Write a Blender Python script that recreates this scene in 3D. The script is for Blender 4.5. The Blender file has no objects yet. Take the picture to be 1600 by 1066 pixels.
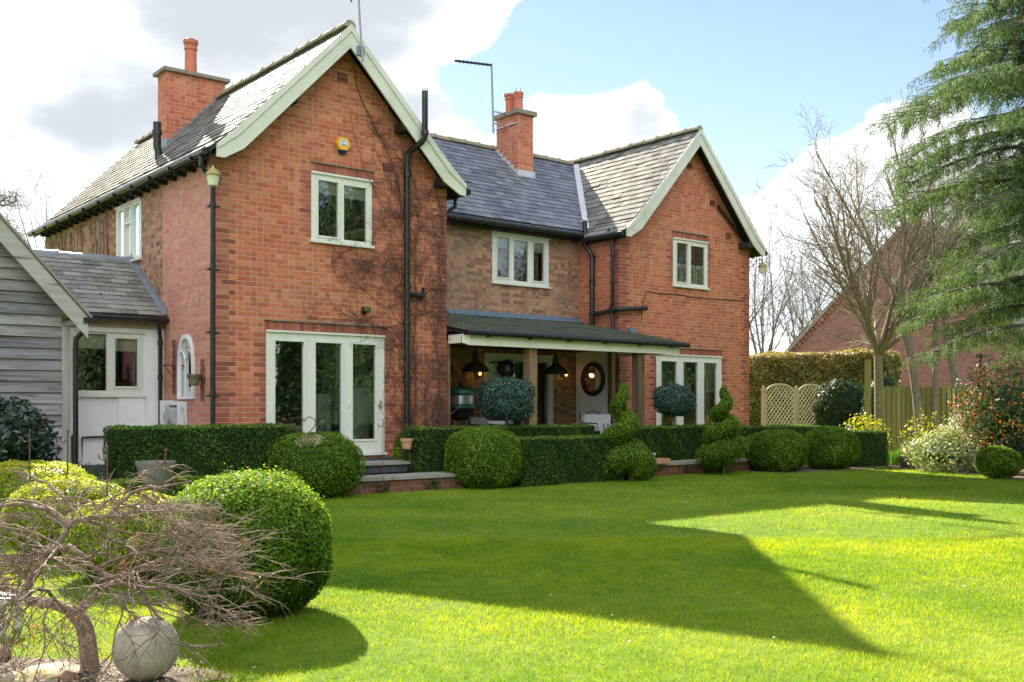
import bpy, bmesh, math, random
import numpy as np
from math import sin, cos, tan, pi, radians, sqrt, atan2
from mathutils import Vector, Matrix, Euler

# ------------------------------------------------------------------ camera, sky, sun
SC = bpy.context.scene
COL = SC.collection
CAMP = (-6.706, -15.715, 1.40)
FW = (0.6299, 0.7767); RT = (0.7767, -0.6299); FPX = 1622.0; HOR = 635.0
SUN_AZ = radians(16.7); SUN_EL = radians(31.9)

cam_d = bpy.data.cameras.new('camera'); cam = bpy.data.objects.new('camera', cam_d); COL.objects.link(cam)
cam.location = CAMP
cam.rotation_euler = (radians(90), 0, -atan2(FW[0], FW[1]))
cam_d.sensor_width = 36.0; cam_d.lens = 36.0 * FPX / 1600.0
cam_d.shift_y = (HOR - 533.0) / 1600.0
cam_d.clip_start = 0.05; cam_d.clip_end = 3000
SC.camera = cam

SC.view_settings.view_transform = 'Standard'; SC.view_settings.look = 'None'
SC.view_settings.exposure = 1.6; SC.view_settings.gamma = 1.0
SC.view_settings.use_curve_mapping = False

def dirpx(px, py):
    a = (px - 800) / FPX; b = (HOR - py) / FPX
    v = Vector((FW[0] + a * RT[0], FW[1] + a * RT[1], b)); v.normalize(); return v

w = bpy.data.worlds.new('World'); SC.world = w; w.use_nodes = True
wn = w.node_tree.nodes; wl = w.node_tree.links
for n in list(wn): wn.remove(n)
def N(tree, typ, **kw):
    n = tree.nodes.new(typ)
    for k, v in kw.items(): setattr(n, k, v)
    return n
wt = w.node_tree
wo = N(wt, 'ShaderNodeOutputWorld')
sky = N(wt, 'ShaderNodeTexSky', sky_type='NISHITA', sun_disc=False, sun_elevation=SUN_EL, sun_rotation=SUN_AZ)
sky.air_density = 1.0; sky.dust_density = 0.05; sky.ozone_density = 1.6
tc = N(wt, 'ShaderNodeTexCoord')
bg1 = N(wt, 'ShaderNodeBackground'); bg1.inputs[1].default_value = 0.066
tint = N(wt, 'ShaderNodeMix', data_type='RGBA', blend_type='MULTIPLY'); tint.inputs['Factor'].default_value = 1; tint.inputs['B'].default_value = (1.12, 1.0, .96, 1)
wl.new(sky.outputs[0], tint.inputs['A']); wl.new(tint.outputs['Result'], bg1.inputs[0])
bg2 = N(wt, 'ShaderNodeBackground')
mp = N(wt, 'ShaderNodeMapping'); mp.inputs['Scale'].default_value = (1, 1, 2.0)
wl.new(tc.outputs['Generated'], mp.inputs[0])
nz = N(wt, 'ShaderNodeTexNoise'); nz.inputs['Scale'].default_value = 3.6; nz.inputs['Detail'].default_value = 9; nz.inputs['Roughness'].default_value = 0.56
wl.new(mp.outputs[0], nz.inputs['Vector'])
nz2 = N(wt, 'ShaderNodeTexNoise'); nz2.inputs['Scale'].default_value = 6.0; nz2.inputs['Detail'].default_value = 6
wl.new(mp.outputs[0], nz2.inputs['Vector'])
def M(tree, op, a, b=None, c=None, clamp=False):
    n = tree.nodes.new('ShaderNodeMath'); n.operation = op; n.use_clamp = clamp
    for i, v in enumerate((a, b, c)):
        if v is None: continue
        if isinstance(v, (int, float)): n.inputs[i].default_value = v
        else: tree.links.new(v, n.inputs[i])
    return n.outputs[0]
def lobe(px, py, r0, r1):
    d = dirpx(px, py)
    n = N(wt, 'ShaderNodeVectorMath', operation='DISTANCE'); wl.new(tc.outputs['Generated'], n.inputs[0]); n.inputs[1].default_value = d
    return M(wt, 'MULTIPLY_ADD', n.outputs['Value'], -1.0 / (r1 - r0), r1 / (r1 - r0), clamp=True)
cov = None
# banks of cumulus (positive) and clear gaps (negative) by direction in the sky
for (px, py, r0, r1, k) in [(120, 150, .10, .45, .30), (420, 60, .05, .30, .25), (300, 300, .05, .25, .15), (960, 185, .03, .12, .34), (1060, 215, .02, .08, .16), (1330, 190, .03, .14, .34), (1440, 240, .03, .17, .22), (1180, 450, .02, .15, .26), (760, 30, .02, .10, .26), (1050, 10, .0, .04, .22),
                            (680, 225, .01, .07, .24), (1190, 80, .05, .17, -.42), (1440, 20, .03, .16, -.36), (715, 140, .01, .08, -.34), (870, 60, .02, .09, -.40), (1150, 250, .0, .05, -.2)]:
    t = M(wt, 'MULTIPLY', lobe(px, py, r0, r1), k)
    cov = t if cov is None else M(wt, 'ADD', cov, t)
# broad unseen cloud bank, added behind the viewer to light the shaded fronts
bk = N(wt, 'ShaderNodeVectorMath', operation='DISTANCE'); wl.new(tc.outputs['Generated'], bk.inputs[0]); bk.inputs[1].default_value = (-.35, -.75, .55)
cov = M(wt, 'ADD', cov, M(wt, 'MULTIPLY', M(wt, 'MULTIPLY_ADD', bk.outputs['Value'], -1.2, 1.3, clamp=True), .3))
c1 = M(wt, 'ADD', nz.outputs[0], cov)
mask = N(wt, 'ShaderNodeMapRange'); mask.interpolation_type = 'SMOOTHSTEP'
mask.inputs['From Min'].default_value = 0.545; mask.inputs['From Max'].default_value = 0.61
wl.new(c1, mask.inputs['Value'])
# grey cloud bases
gl = M(wt, 'ADD', M(wt, 'MULTIPLY', lobe(440, 30, .05, .24), .42), M(wt, 'MULTIPLY', lobe(140, 215, .01, .10), .24))
gl = M(wt, 'ADD', gl, M(wt, 'MULTIPLY', lobe(1010, 185, .01, .06), .34))
g1 = M(wt, 'ADD', nz2.outputs[0], gl)
gr = N(wt, 'ShaderNodeMapRange'); gr.interpolation_type = 'SMOOTHSTEP'
gr.inputs['From Min'].default_value = 0.52; gr.inputs['From Max'].default_value = 0.86
wl.new(g1, gr.inputs['Value'])
cm = N(wt, 'ShaderNodeMix', data_type='RGBA'); cm.inputs['A'].default_value = (0.46, 0.468, 0.48, 1); cm.inputs['B'].default_value = (0.22, 0.235, 0.255, 1)
wl.new(gr.outputs[0], cm.inputs['Factor']); wl.new(cm.outputs['Result'], bg2.inputs[0])
wl.new(M(wt, 'ADD', 1.1, M(wt, 'MULTIPLY', M(wt, 'MULTIPLY_ADD', bk.outputs['Value'], -.9, 1.15, clamp=True), 1.0)), bg2.inputs[1])  # cloud brightness raised out of view as extra fill light for the house fronts
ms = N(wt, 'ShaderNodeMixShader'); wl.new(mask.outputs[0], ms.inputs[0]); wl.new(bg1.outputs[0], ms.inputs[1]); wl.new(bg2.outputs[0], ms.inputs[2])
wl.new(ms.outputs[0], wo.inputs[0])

sl = bpy.data.lights.new('sun', 'SUN'); sun = bpy.data.objects.new('sun', sl); COL.objects.link(sun)
sl.energy = 5.0; sl.angle = radians(0.5); sl.color = (1.0, 0.90, 0.72)
to_sun = Vector((sin(SUN_AZ) * cos(SUN_EL), cos(SUN_AZ) * cos(SUN_EL), sin(SUN_EL)))
sun.rotation_euler = to_sun.to_track_quat('Z', 'Y').to_euler(); sun.location = (8, 30, 25)

# ------------------------------------------------------------------ helpers
rng = np.random.default_rng(11)
def at(px, d, z=0.0):
    """ground plan point seen at column px at depth d"""
    a = (px - 800) / FPX
    return (CAMP[0] + d * (FW[0] + a * RT[0]), CAMP[1] + d * (FW[1] + a * RT[1]), z)
def at3(px, py, d):
    p = at(px, d); return (p[0], p[1], CAMP[2] + (HOR - py) / FPX * d)

def mesh_np(name, V, polys, mats, parent=None, rnd=None, matidx=None, smooth=False, loc=None):
    """V (n,3); polys list of (k,m) int arrays"""
    V = np.asarray(V, dtype=np.float32)
    if loc is not None: V = V - np.asarray(loc, dtype=np.float32)
    elif parent is not None: V = V - np.asarray(parent_loc(parent), dtype=np.float32)
    me = bpy.data.meshes.new(name)
    me.vertices.add(len(V)); me.vertices.foreach_set('co', V.ravel())
    tot = sum(len(p) for p in polys); nl = sum(p.size for p in polys)
    me.loops.add(nl); me.polygons.add(tot)
    me.loops.foreach_set('vertex_index', np.concatenate([p.ravel() for p in polys]).astype(np.int32))
    lt = np.concatenate([np.full(len(p), p.shape[1], dtype=np.int32) for p in polys])
    ls = np.concatenate([[0], np.cumsum(lt)[:-1]]).astype(np.int32)
    me.polygons.foreach_set('loop_start', ls)
    if matidx is not None: me.polygons.foreach_set('material_index', np.asarray(matidx, dtype=np.int32))
    me.polygons.foreach_set('use_smooth', np.full(tot, smooth, dtype=bool))
    if rnd is not None:
        a = me.attributes.new('rnd', 'FLOAT', 'FACE'); a.data.foreach_set('value', np.asarray(rnd, dtype=np.float32))
    me.update(calc_edges=True)
    for m in (mats if isinstance(mats, (list, tuple)) else [mats]): me.materials.append(m)
    o = bpy.data.objects.new(name, me); COL.objects.link(o)
    if loc is not None: o.location = loc
    if parent is not None: o.parent = parent
    return o
def parent_loc(p):
    v = Vector((0, 0, 0))
    while p is not None: v += p.location; p = p.parent
    return v

def tag(o, label=None, cat=None, group=None, kind=None):
    if label: o['label'] = label
    if cat: o['category'] = cat
    if group: o['group'] = group
    if kind: o['kind'] = kind
    return o
def thing(name, label, cat, loc=(0, 0, 0), group=None):
    o = bpy.data.objects.new(name, None); COL.objects.link(o); o.location = loc; o.empty_display_size = .2
    return tag(o, label, cat, group)

class MB:
    """collects world-space faces"""
    def __init__(s): s.v = []; s.f = []; s.r = []; s.m = []; s.T = None; s.mi = 0
    def P(s, p): return s.T(*p) if s.T else p
    def poly(s, pts, r=None):
        i = len(s.v); s.v += [tuple(s.P(p)) for p in pts]; s.f.append(tuple(range(i, i + len(pts)))); s.r.append(random.random() if r is None else r); s.m.append(s.mi)
    def box(s, a, b, r=None):
        x0, y0, z0 = a; x1, y1, z1 = b
        r = random.random() if r is None else r
        c = [(x0, y0, z0), (x1, y0, z0), (x1, y1, z0), (x0, y1, z0), (x0, y0, z1), (x1, y0, z1), (x1, y1, z1), (x0, y1, z1)]
        i = len(s.v); s.v += [tuple(s.P(p)) for p in c]
        for q in ((0, 3, 2, 1), (4, 5, 6, 7), (0, 1, 5, 4), (1, 2, 6, 5), (2, 3, 7, 6), (3, 0, 4, 7)):
            s.f.append(tuple(i + k for k in q)); s.r.append(r); s.m.append(s.mi)
    def prism(s, pts, ext, r=None):
        """pts planar polygon, extruded by vector ext"""
        n = len(pts); r = random.random() if r is None else r
        a = [tuple(p) for p in pts]; b = [tuple(p[k] + ext[k] for k in range(3)) for p in pts]
        i = len(s.v); s.v += [tuple(s.P(p)) for p in a + b]
        s.f.append(tuple(range(i, i + n))[::-1]); s.f.append(tuple(range(i + n, i + 2 * n)))
        for k in range(n): s.f.append((i + k, i + (k + 1) % n, i + n + (k + 1) % n, i + n + k))
        s.r += [r] * (n + 2); s.m += [s.mi] * (n + 2)
    def tube(s, pts, rad, n=10, cap=True, r=None):
        if s.T: pts = [s.T(*p) for p in pts]
        T = s.T; s.T = None
        V, F = tube_arr(np.array(pts, float), rad if hasattr(rad, '__len__') else [rad] * len(pts), n)
        i = len(s.v); s.v += [tuple(v) for v in V]; s.f += [tuple(int(k) + i for k in q) for q in F]
        r = random.random() if r is None else r
        s.r += [r] * len(F); s.m += [s.mi] * len(F)
        if cap:
            s.f.append(tuple(range(i, i + n))[::-1]); s.f.append(tuple(range(i + len(V) - n, i + len(V)))); s.r += [r] * 2; s.m += [s.mi] * 2
        s.T = T
    def lathe(s, prof, c=(0, 0, 0), n=20, r=None):
        i = len(s.v); r = random.random() if r is None else r
        for (rr, z) in prof:
            for k in range(n): s.v.append((c[0] + rr * cos(2 * pi * k / n), c[1] + rr * sin(2 * pi * k / n), c[2] + z))
        for j in range(len(prof) - 1):
            for k in range(n):
                s.f.append((i + j * n + k, i + j * n + (k + 1) % n, i + (j + 1) * n + (k + 1) % n, i + (j + 1) * n + k)); s.r.append(r); s.m.append(s.mi)
        s.f.append(tuple(i + k for k in range(n))[::-1]); s.f.append(tuple(i + (len(prof) - 1) * n + k for k in range(n))); s.r += [r] * 2; s.m += [s.mi] * 2
    def build(s, name, mat, parent=None, loc=None, smooth=False):
        me = bpy.data.meshes.new(name)
        L = Vector(loc) if loc is not None else (parent_loc(parent) if parent is not None else Vector((0, 0, 0)))
        me.from_pydata([(v[0] - L[0], v[1] - L[1], v[2] - L[2]) for v in s.v], [], s.f)
        a = me.attributes.new('rnd', 'FLOAT', 'FACE'); a.data.foreach_set('value', s.r)
        me.polygons.foreach_set('material_index', s.m)
        if smooth:
            me.polygons.foreach_set('use_smooth', [True] * len(s.f))
            try: me.set_sharp_from_angle(angle=radians(40))
            except Exception: pass
        me.update()
        for m in (mat if isinstance(mat, (list, tuple)) else [mat]): me.materials.append(m)
        o = bpy.data.objects.new(name, me); COL.objects.link(o)
        if loc is not None: o.location = loc
        if parent is not None: o.parent = parent
        return o

def tube_arr(P, R, n):
    P = np.asarray(P, float); m = len(P)
    t = np.empty_like(P); t[1:-1] = P[2:] - P[:-2]; t[0] = P[1] - P[0]; t[-1] = P[-1] - P[-2]
    t /= (np.linalg.norm(t, axis=1)[:, None] + 1e-9)
    ref = np.array([0, 0, 1.0]) if abs(t[:, 2]).mean() < .8 else np.array([1.0, 0, 0])
    u = np.cross(t, ref); u /= (np.linalg.norm(u, axis=1)[:, None] + 1e-9); v = np.cross(t, u)
    a = np.arange(n) * 2 * pi / n
    R = np.asarray(R, float)
    V = P[:, None, :] + R[:, None, None] * (np.cos(a)[None, :, None] * u[:, None, :] + np.sin(a)[None, :, None] * v[:, None, :])
    k = np.arange(n); k2 = (k + 1) % n
    F = np.concatenate([np.stack([j * n + k, (j + 1) * n + k, (j + 1) * n + k2, j * n + k2], 1) for j in range(m - 1)])
    return V.reshape(-1, 3), F
def tubes_mesh(name, paths, mat, parent=None, loc=None, nfun=None):
    Vs = []; Fs = []; off = 0; rn = []
    for P, R in paths:
        n = nfun(R[0]) if nfun else (3 if R[0] < .012 else 5 if R[0] < .05 else 9)
        V, F = tube_arr(P, R, n); Vs.append(V); Fs.append(F + off); off += len(V); rn.append(np.full(len(F), random.random()))
    return mesh_np(name, np.concatenate(Vs), [np.concatenate(Fs)], mat, parent, rnd=np.concatenate(rn), smooth=True, loc=loc)

# ------------------------------------------------------------------ materials
def newmat(name):
    m = bpy.data.materials.new(name); m.use_nodes = True; t = m.node_tree
    for n in list(t.nodes): t.nodes.remove(n)
    o = N(t, 'ShaderNodeOutputMaterial'); b = N(t, 'ShaderNodeBsdfPrincipled'); t.links.new(b.outputs[0], o.inputs[0])
    return m, t, b, o
def L(t, a, b): t.links.new(a, b)
def ramp(t, fac, stops, interp='LINEAR'):
    r = N(t, 'ShaderNodeValToRGB'); r.color_ramp.interpolation = interp
    e = r.color_ramp.elements
    while len(e) < len(stops): e.new(0.5)
    for k, (p, c) in enumerate(stops): e[k].position = p; e[k].color = (*c, 1) if len(c) == 3 else c
    if fac is not None: L(t, fac, r.inputs[0])
    return r.outputs[0]
def noise(t, scale, detail=4, rough=.55, vec=None, out=0, dist=0):
    n = N(t, 'ShaderNodeTexNoise'); n.inputs['Scale'].default_value = scale; n.inputs['Detail'].default_value = detail; n.inputs['Roughness'].default_value = rough; n.inputs['Distortion'].default_value = dist
    if vec is not None: L(t, vec, n.inputs['Vector'])
    return n.outputs[out]
def mix(t, fac, a, b, typ='MIX'):
    n = N(t, 'ShaderNodeMix', data_type='RGBA', blend_type=typ)
    for s, v in (('Factor', fac), ('A', a), ('B', b)):
        if isinstance(v, (int, float)): n.inputs[s].default_value = v
        elif isinstance(v, tuple): n.inputs[s].default_value = (*v, 1)
        else: L(t, v, n.inputs[s])
    return n.outputs['Result']
def bump(t, b, h, strength=.5, dist=.01):
    n = N(t, 'ShaderNodeBump'); n.inputs['Strength'].default_value = strength; n.inputs['Distance'].default_value = dist
    L(t, h, n.inputs['Height']); L(t, n.outputs[0], b.inputs['Normal'])
def geo(t): return N(t, 'ShaderNodeNewGeometry')
def wallcoord(t, su=1.0, ou=0.0):
    g = geo(t); s = N(t, 'ShaderNodeSeparateXYZ'); L(t, g.outputs['Position'], s.inputs[0])
    sn = N(t, 'ShaderNodeSeparateXYZ'); L(t, g.outputs['True Normal'], sn.inputs[0])
    side = M(t, 'GREATER_THAN', M(t, 'ABSOLUTE', sn.outputs[0]), 0.6)
    u = M(t, 'ADD', M(t, 'MULTIPLY', s.outputs[0], M(t, 'SUBTRACT', 1, side)), M(t, 'MULTIPLY', s.outputs[1], side))
    return M(t, 'ADD', u, 20.0), s.outputs[2], g
def brick_mat(name, stops, mortar, bw=.225, bh=.0815, msz=.0048, ms=.35, dirt=(.30, .22, .17), dirtk=.5, bumpk=.6):
    m, t, b, o = newmat(name)
    u, v, g = wallcoord(t)
    row = M(t, 'FLOOR', M(t, 'DIVIDE', v, bh))
    odd = M(t, 'MODULO', row, 2.0)
    uo = M(t, 'ADD', u, M(t, 'MULTIPLY', M(t, 'SUBTRACT', 1.0, odd), bw * .5))
    # some stretchers are split into two headers
    col = M(t, 'FLOOR', M(t, 'DIVIDE', uo, bw))
    cx = N(t, 'ShaderNodeCombineXYZ'); L(t, col, cx.inputs[0]); L(t, row, cx.inputs[1])
    wn0 = N(t, 'ShaderNodeTexWhiteNoise', noise_dimensions='2D'); L(t, cx.outputs[0], wn0.inputs['Vector'])
    split = M(t, 'GREATER_THAN', wn0.outputs['Value'], 0.50)
    fu = M(t, 'FRACT', M(t, 'DIVIDE', uo, bw)); half = M(t, 'GREATER_THAN', fu, 0.5)
    sub = M(t, 'MULTIPLY', split, half)
    fu2 = M(t, 'FRACT', M(t, 'MULTIPLY', fu, 2.0))
    cz = N(t, 'ShaderNodeCombineXYZ'); L(t, col, cz.inputs[0]); L(t, row, cz.inputs[1]); L(t, sub, cz.inputs[2])
    wn = N(t, 'ShaderNodeTexWhiteNoise', noise_dimensions='3D'); L(t, cz.outputs[0], wn.inputs['Vector'])
    # distance to joints
    wob = M(t, 'MULTIPLY', M(t, 'SUBTRACT', noise(t, 38, 2, vec=g.outputs['Position']), .5), .005)
    du1 = M(t, 'MULTIPLY', M(t, 'MINIMUM', fu, M(t, 'SUBTRACT', 1, fu)), bw)
    du2 = M(t, 'MULTIPLY', M(t, 'MINIMUM', fu2, M(t, 'SUBTRACT', 1, fu2)), bw * .5)
    du = M(t, 'ADD', M(t, 'MULTIPLY', du2, split), M(t, 'MULTIPLY', du1, M(t, 'SUBTRACT', 1, split)))
    fv = M(t, 'FRACT', M(t, 'DIVIDE', v, bh)); dv = M(t, 'MULTIPLY', M(t, 'MINIMUM', fv, M(t, 'SUBTRACT', 1, fv)), bh)
    dj = M(t, 'ADD', M(t, 'MINIMUM', du, dv), wob)
    mr = N(t, 'ShaderNodeMapRange'); mr.inputs['From Min'].default_value = msz * .6; mr.inputs['From Max'].default_value = msz * 1.5; L(t, dj, mr.inputs['Value'])
    face = mr.outputs[0]
    big = noise(t, 1.1, 5, vec=g.outputs['Position'])
    fac = M(t, 'ADD', M(t, 'MULTIPLY', wn.outputs['Value'], .68), M(t, 'MULTIPLY', big, .34), clamp=True)
    c = ramp(t, fac, stops)
    fine = noise(t, 55, 4, vec=g.outputs['Position'])
    c = mix(t, .55, c, ramp(t, fine, [(.25, (.55, .55, .55)), (.75, (1.25, 1.2, 1.15))]), 'MULTIPLY')
    gr = noise(t, .8, 7, .65, vec=g.outputs['Position'])
    dm = ramp(t, gr, [(.47, (0, 0, 0)), (.72, (1, 1, 1))])
    c = mix(t, M(t, 'MULTIPLY', dm, dirtk), c, dirt)
    mps = N(t, 'ShaderNodeMapping'); mps.inputs['Scale'].default_value = (5, 5, .55); L(t, g.outputs['Position'], mps.inputs[0])
    stk = ramp(t, noise(t, 1.0, 6, .7, vec=mps.outputs[0]), [(.50, (0, 0, 0)), (.75, (1, 1, 1))])
    c = mix(t, M(t, 'MULTIPLY', stk, .38), c, tuple(x * .45 for x in dirt))
    c = mix(t, face, mix(t, noise(t, 9, 4, vec=g.outputs['Position']), mortar, tuple(x * .6 for x in mortar)), c)
    L(t, c, b.inputs['Base Color']); b.inputs['Roughness'].default_value = .82; b.inputs['Specular IOR Level'].default_value = .35
    h = M(t, 'ADD', M(t, 'MULTIPLY', face, 1.0), M(t, 'MULTIPLY', fine, .35)); h = M(t, 'ADD', h, M(t, 'MULTIPLY', wn.outputs['Value'], .25))
    bump(t, b, h, bumpk, .008)
    return m
def flat_mat(name, col, rough=.6, metal=0, var=.15, nscale=8, bumpk=0, spec=.5, grime=None, gk=.5):
    m, t, b, o = newmat(name); g = geo(t)
    n = noise(t, nscale, 6, .6, vec=g.outputs['Position'])
    c = mix(t, 1.0, (*col,), ramp(t, n, [(.2, (1 - var,) * 3), (.8, (1 + var,) * 3)]), 'MULTIPLY')
    if grime:
        gn = noise(t, nscale * .35, 8, .7, vec=g.outputs['Position'])
        c = mix(t, M(t, 'MULTIPLY', ramp(t, gn, [(.48, (0, 0, 0)), (.7, (1, 1, 1))]), gk), c, grime)
    L(t, c, b.inputs['Base Color']); b.inputs['Roughness'].default_value = rough; b.inputs['Metallic'].default_value = metal; b.inputs['Specular IOR Level'].default_value = spec
    if bumpk: bump(t, b, noise(t, nscale * 4, 5, vec=g.outputs['Position']), bumpk, .01)
    return m
def leaf_mat(name, stops, rough=.45, trans=.35, spec=.4, tcol=1.3, patch=None):
    m, t, b, o = newmat(name)
    a = N(t, 'ShaderNodeAttribute', attribute_name='rnd')
    c = ramp(t, a.outputs['Fac'], stops)
    if patch:
        g = geo(t); c = mix(t, ramp(t, noise(t, patch[1], 3, vec=g.outputs['Position']), [(.5, (0, 0, 0)), (.68, (1, 1, 1))]), c, patch[0])
    L(t, c, b.inputs['Base Color']); b.inputs['Roughness'].default_value = rough; b.inputs['Specular IOR Level'].default_value = spec
    tr = N(t, 'ShaderNodeBsdfTranslucent'); L(t, mix(t, 1.0, c, (tcol * 1.05, tcol * 1.1, tcol * .5), 'MULTIPLY'), tr.inputs[0])
    mx = N(t, 'ShaderNodeMixShader'); mx.inputs[0].default_value = trans
    L(t, b.outputs[0], mx.inputs[1]); L(t, tr.outputs[0], mx.inputs[2]); L(t, mx.outputs[0], o.inputs[0])
    return m

MAT = {}
MAT['brick'] = brick_mat('brick_red', [(0, (.33, .08, .045)), (.22, (.44, .115, .058)), (.5, (.53, .155, .08)), (.78, (.60, .205, .105)), (.93, (.62, .29, .17)), (1, (.66, .42, .30))], (.57, .42, .32), dirt=(.42, .20, .12), dirtk=.35)
MAT['brickpink'] = brick_mat('brick_pink', [(0, (.47, .17, .13)), (.35, (.56, .235, .175)), (.7, (.62, .29, .21)), (1, (.68, .38, .29))], (.60, .46, .37), dirt=(.50, .28, .2), dirtk=.25)
MAT['brickold'] = brick_mat('brick_old', [(0, (.11, .06, .045)), (.25, (.25, .125, .08)), (.5, (.38, .20, .12)), (.75, (.50, .30, .18)), (.92, (.50, .20, .10)), (1, (.54, .30, .18))], (.32, .26, .2), dirt=(.22, .18, .13), dirtk=.6)
MAT['brickfar'] = brick_mat('brick_far', [(0, (.19, .08, .065)), (.5, (.26, .115, .095)), (1, (.32, .16, .13))], (.29, .19, .165), dirt=(.22, .11, .09), dirtk=.3)
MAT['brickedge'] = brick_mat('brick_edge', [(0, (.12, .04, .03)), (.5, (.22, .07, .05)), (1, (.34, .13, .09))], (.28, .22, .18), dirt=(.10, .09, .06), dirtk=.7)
def dark_brick():
    m, t, b, o = newmat('brick_dark'); g = geo(t)
    a = N(t, 'ShaderNodeAttribute', attribute_name='rnd')
    c = ramp(t, a.outputs['Fac'], [(0, (.21, .06, .042)), (.5, (.31, .09, .058)), (.85, (.38, .125, .078)), (1, (.46, .18, .11))])
    f = noise(t, 60, 4, vec=g.outputs['Position'])
    c = mix(t, .5, c, ramp(t, f, [(.2, (.6, .6, .6)), (.8, (1.25, 1.25, 1.25))]), 'MULTIPLY')
    L(t, c, b.inputs['Base Color']); b.inputs['Roughness'].default_value = .75; bump(t, b, f, .4, .006); return m
MAT['bdark'] = dark_brick()
def slate_mat(name, stops, rough=.42, lichen=(.40, .38, .26), lk=.5, spec=.6, blotch=None):
    m, t, b, o = newmat(name); g = geo(t)
    a = N(t, 'ShaderNodeAttribute', attribute_name='rnd')
    c = ramp(t, a.outputs['Fac'], stops)
    n1 = noise(t, 14, 8, .68, vec=g.outputs['Position'])
    n2 = noise(t, 1.3, 4, vec=g.outputs['Position'])
    c = mix(t, M(t, 'MULTIPLY', ramp(t, M(t, 'ADD', M(t, 'MULTIPLY', n1, .6), M(t, 'MULTIPLY', n2, .4)), [(.50, (0, 0, 0)), (.60, (1, 1, 1))]), lk), c, lichen)
    n3 = noise(t, 4.5, 3, .5, vec=g.outputs['Position'])
    c = mix(t, ramp(t, n3, [(.70, (0, 0, 0)), (.74, (1, 1, 1))]), c, (.045, .04, .025))
    L(t, c, b.inputs['Base Color']); b.inputs['Specular IOR Level'].default_value = spec
    L(t, ramp(t, n1, [(.3, (rough - .1,) * 3), (.7, (rough + .15,) * 3)]), b.inputs['Roughness'])
    bump(t, b, n1, .35, .006); return m
MAT['slate'] = slate_mat('slate_lichen', [(0, (.105, .10, .093)), (.5, (.17, .165, .155)), (1, (.27, .262, .245))], rough=.62, lichen=(.31, .30, .25), lk=.7, spec=.04)
MAT['slateblue'] = slate_mat('slate_blue', [(0, (.085, .095, .12)), (.5, (.13, .145, .185)), (1, (.19, .21, .25))], rough=.48, lichen=(.24, .25, .22), lk=.4)
MAT['slategrey'] = slate_mat('slate_grey', [(0, (.13, .13, .12)), (.5, (.20, .20, .19)), (1, (.29, .29, .27))], rough=.5, lichen=(.30, .31, .22), lk=.4)
MAT['felt'] = slate_mat('porch_slate', [(0, (.085, .095, .085)), (.5, (.12, .13, .12)), (1, (.17, .18, .16))], rough=.6, lichen=(.16, .20, .08), lk=.6)
MAT['ridge'] = flat_mat('ridge_tile', (.27, .24, .17), .85, var=.35, nscale=6, bumpk=.5, grime=(.16, .17, .07))
MAT['sage'] = flat_mat('sage_paint', (.62, .635, .575), .5, var=.08, nscale=4, grime=(.36, .40, .31), gk=.5)
MAT['winpaint'] = flat_mat('window_paint', (.68, .70, .65), .4, var=.04, nscale=3, grime=(.45, .46, .38), gk=.25)
MAT['white'] = flat_mat('white_boarding', (.84, .86, .87), .6, var=.05, nscale=2, grime=(.55, .55, .50), gk=.3)
MAT['black'] = flat_mat('black_pipe', (.012, .013, .015), .32, var=.3, nscale=10, grime=(.05, .05, .05))
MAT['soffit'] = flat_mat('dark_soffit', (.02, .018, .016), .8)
MAT['lead'] = flat_mat('lead', (.24, .27, .31), .5, metal=.3, var=.2, nscale=5)
MAT['blueflash'] = flat_mat('flashing_blue', (.14, .21, .30), .5, metal=.1, var=.2, nscale=5)
MAT['capstone'] = flat_mat('cap_stone', (.24, .21, .17), .9, var=.35, nscale=7, bumpk=.5, grime=(.12, .13, .08))
MAT['terracotta'] = flat_mat('terracotta', (.46, .14, .08), .7, var=.2, nscale=8, grime=(.28, .12, .09))
MAT['pot'] = flat_mat('clay_pot', (.55, .27, .15), .8, var=.2, nscale=14, grime=(.5, .4, .3))
MAT['paving'] = flat_mat('paving_stone', (.30, .29, .26), .85, var=.3, nscale=4, bumpk=.4, grime=(.16, .16, .12))
MAT['stone'] = flat_mat('weathered_stone', (.46, .41, .35), .9, var=.38, nscale=14, bumpk=1.0, grime=(.27, .25, .18))
MAT['oldstone'] = flat_mat('urn_stone', (.22, .21, .19), .9, var=.25, nscale=12, bumpk=.5, grime=(.1, .1, .08))
MAT['room'] = flat_mat('room_plaster', (.50, .49, .45), .8, var=.05)
MAT['roomdark'] = flat_mat('room_brown', (.12, .07, .05), .7, var=.1)
MAT['blind'] = flat_mat('blind_cloth', (.60, .60, .54), .8, var=.05)
MAT['iron'] = flat_mat('rusty_iron', (.11, .055, .035), .7, var=.3, nscale=30)
MAT['blackiron'] = flat_mat('black_iron', (.015, .014, .014), .4, var=.2)
MAT['steel'] = flat_mat('steel', (.55, .57, .58), .3, metal=.8, var=.08)
MAT['yellow'] = flat_mat('yellow_plastic', (.80, .42, .03), .45, var=.04)
MAT['navy'] = flat_mat('navy_plastic', (.012, .02, .09), .3, var=.05)
MAT['labelw'] = flat_mat('white_label', (.72, .76, .80), .4, var=.05)
MAT['greenen'] = flat_mat('green_enamel', (.02, .13, .09), .3, var=.08)
MAT['cloth'] = flat_mat('white_cloth', (.70, .71, .74), .9, var=.06, nscale=10)
MAT['greycloth'] = flat_mat('grey_cushion', (.34, .31, .28), .95, var=.2, nscale=20)
MAT['greyplastic'] = flat_mat('grey_plastic', (.38, .40, .42), .45, var=.05)
MAT['mirror'] = flat_mat('mirror_glass', (.75, .78, .80), .03, metal=1, var=.0)
MAT['greybrick'] = flat_mat('blue_brick', (.065, .075, .095), .6, var=.3, nscale=10)
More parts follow.
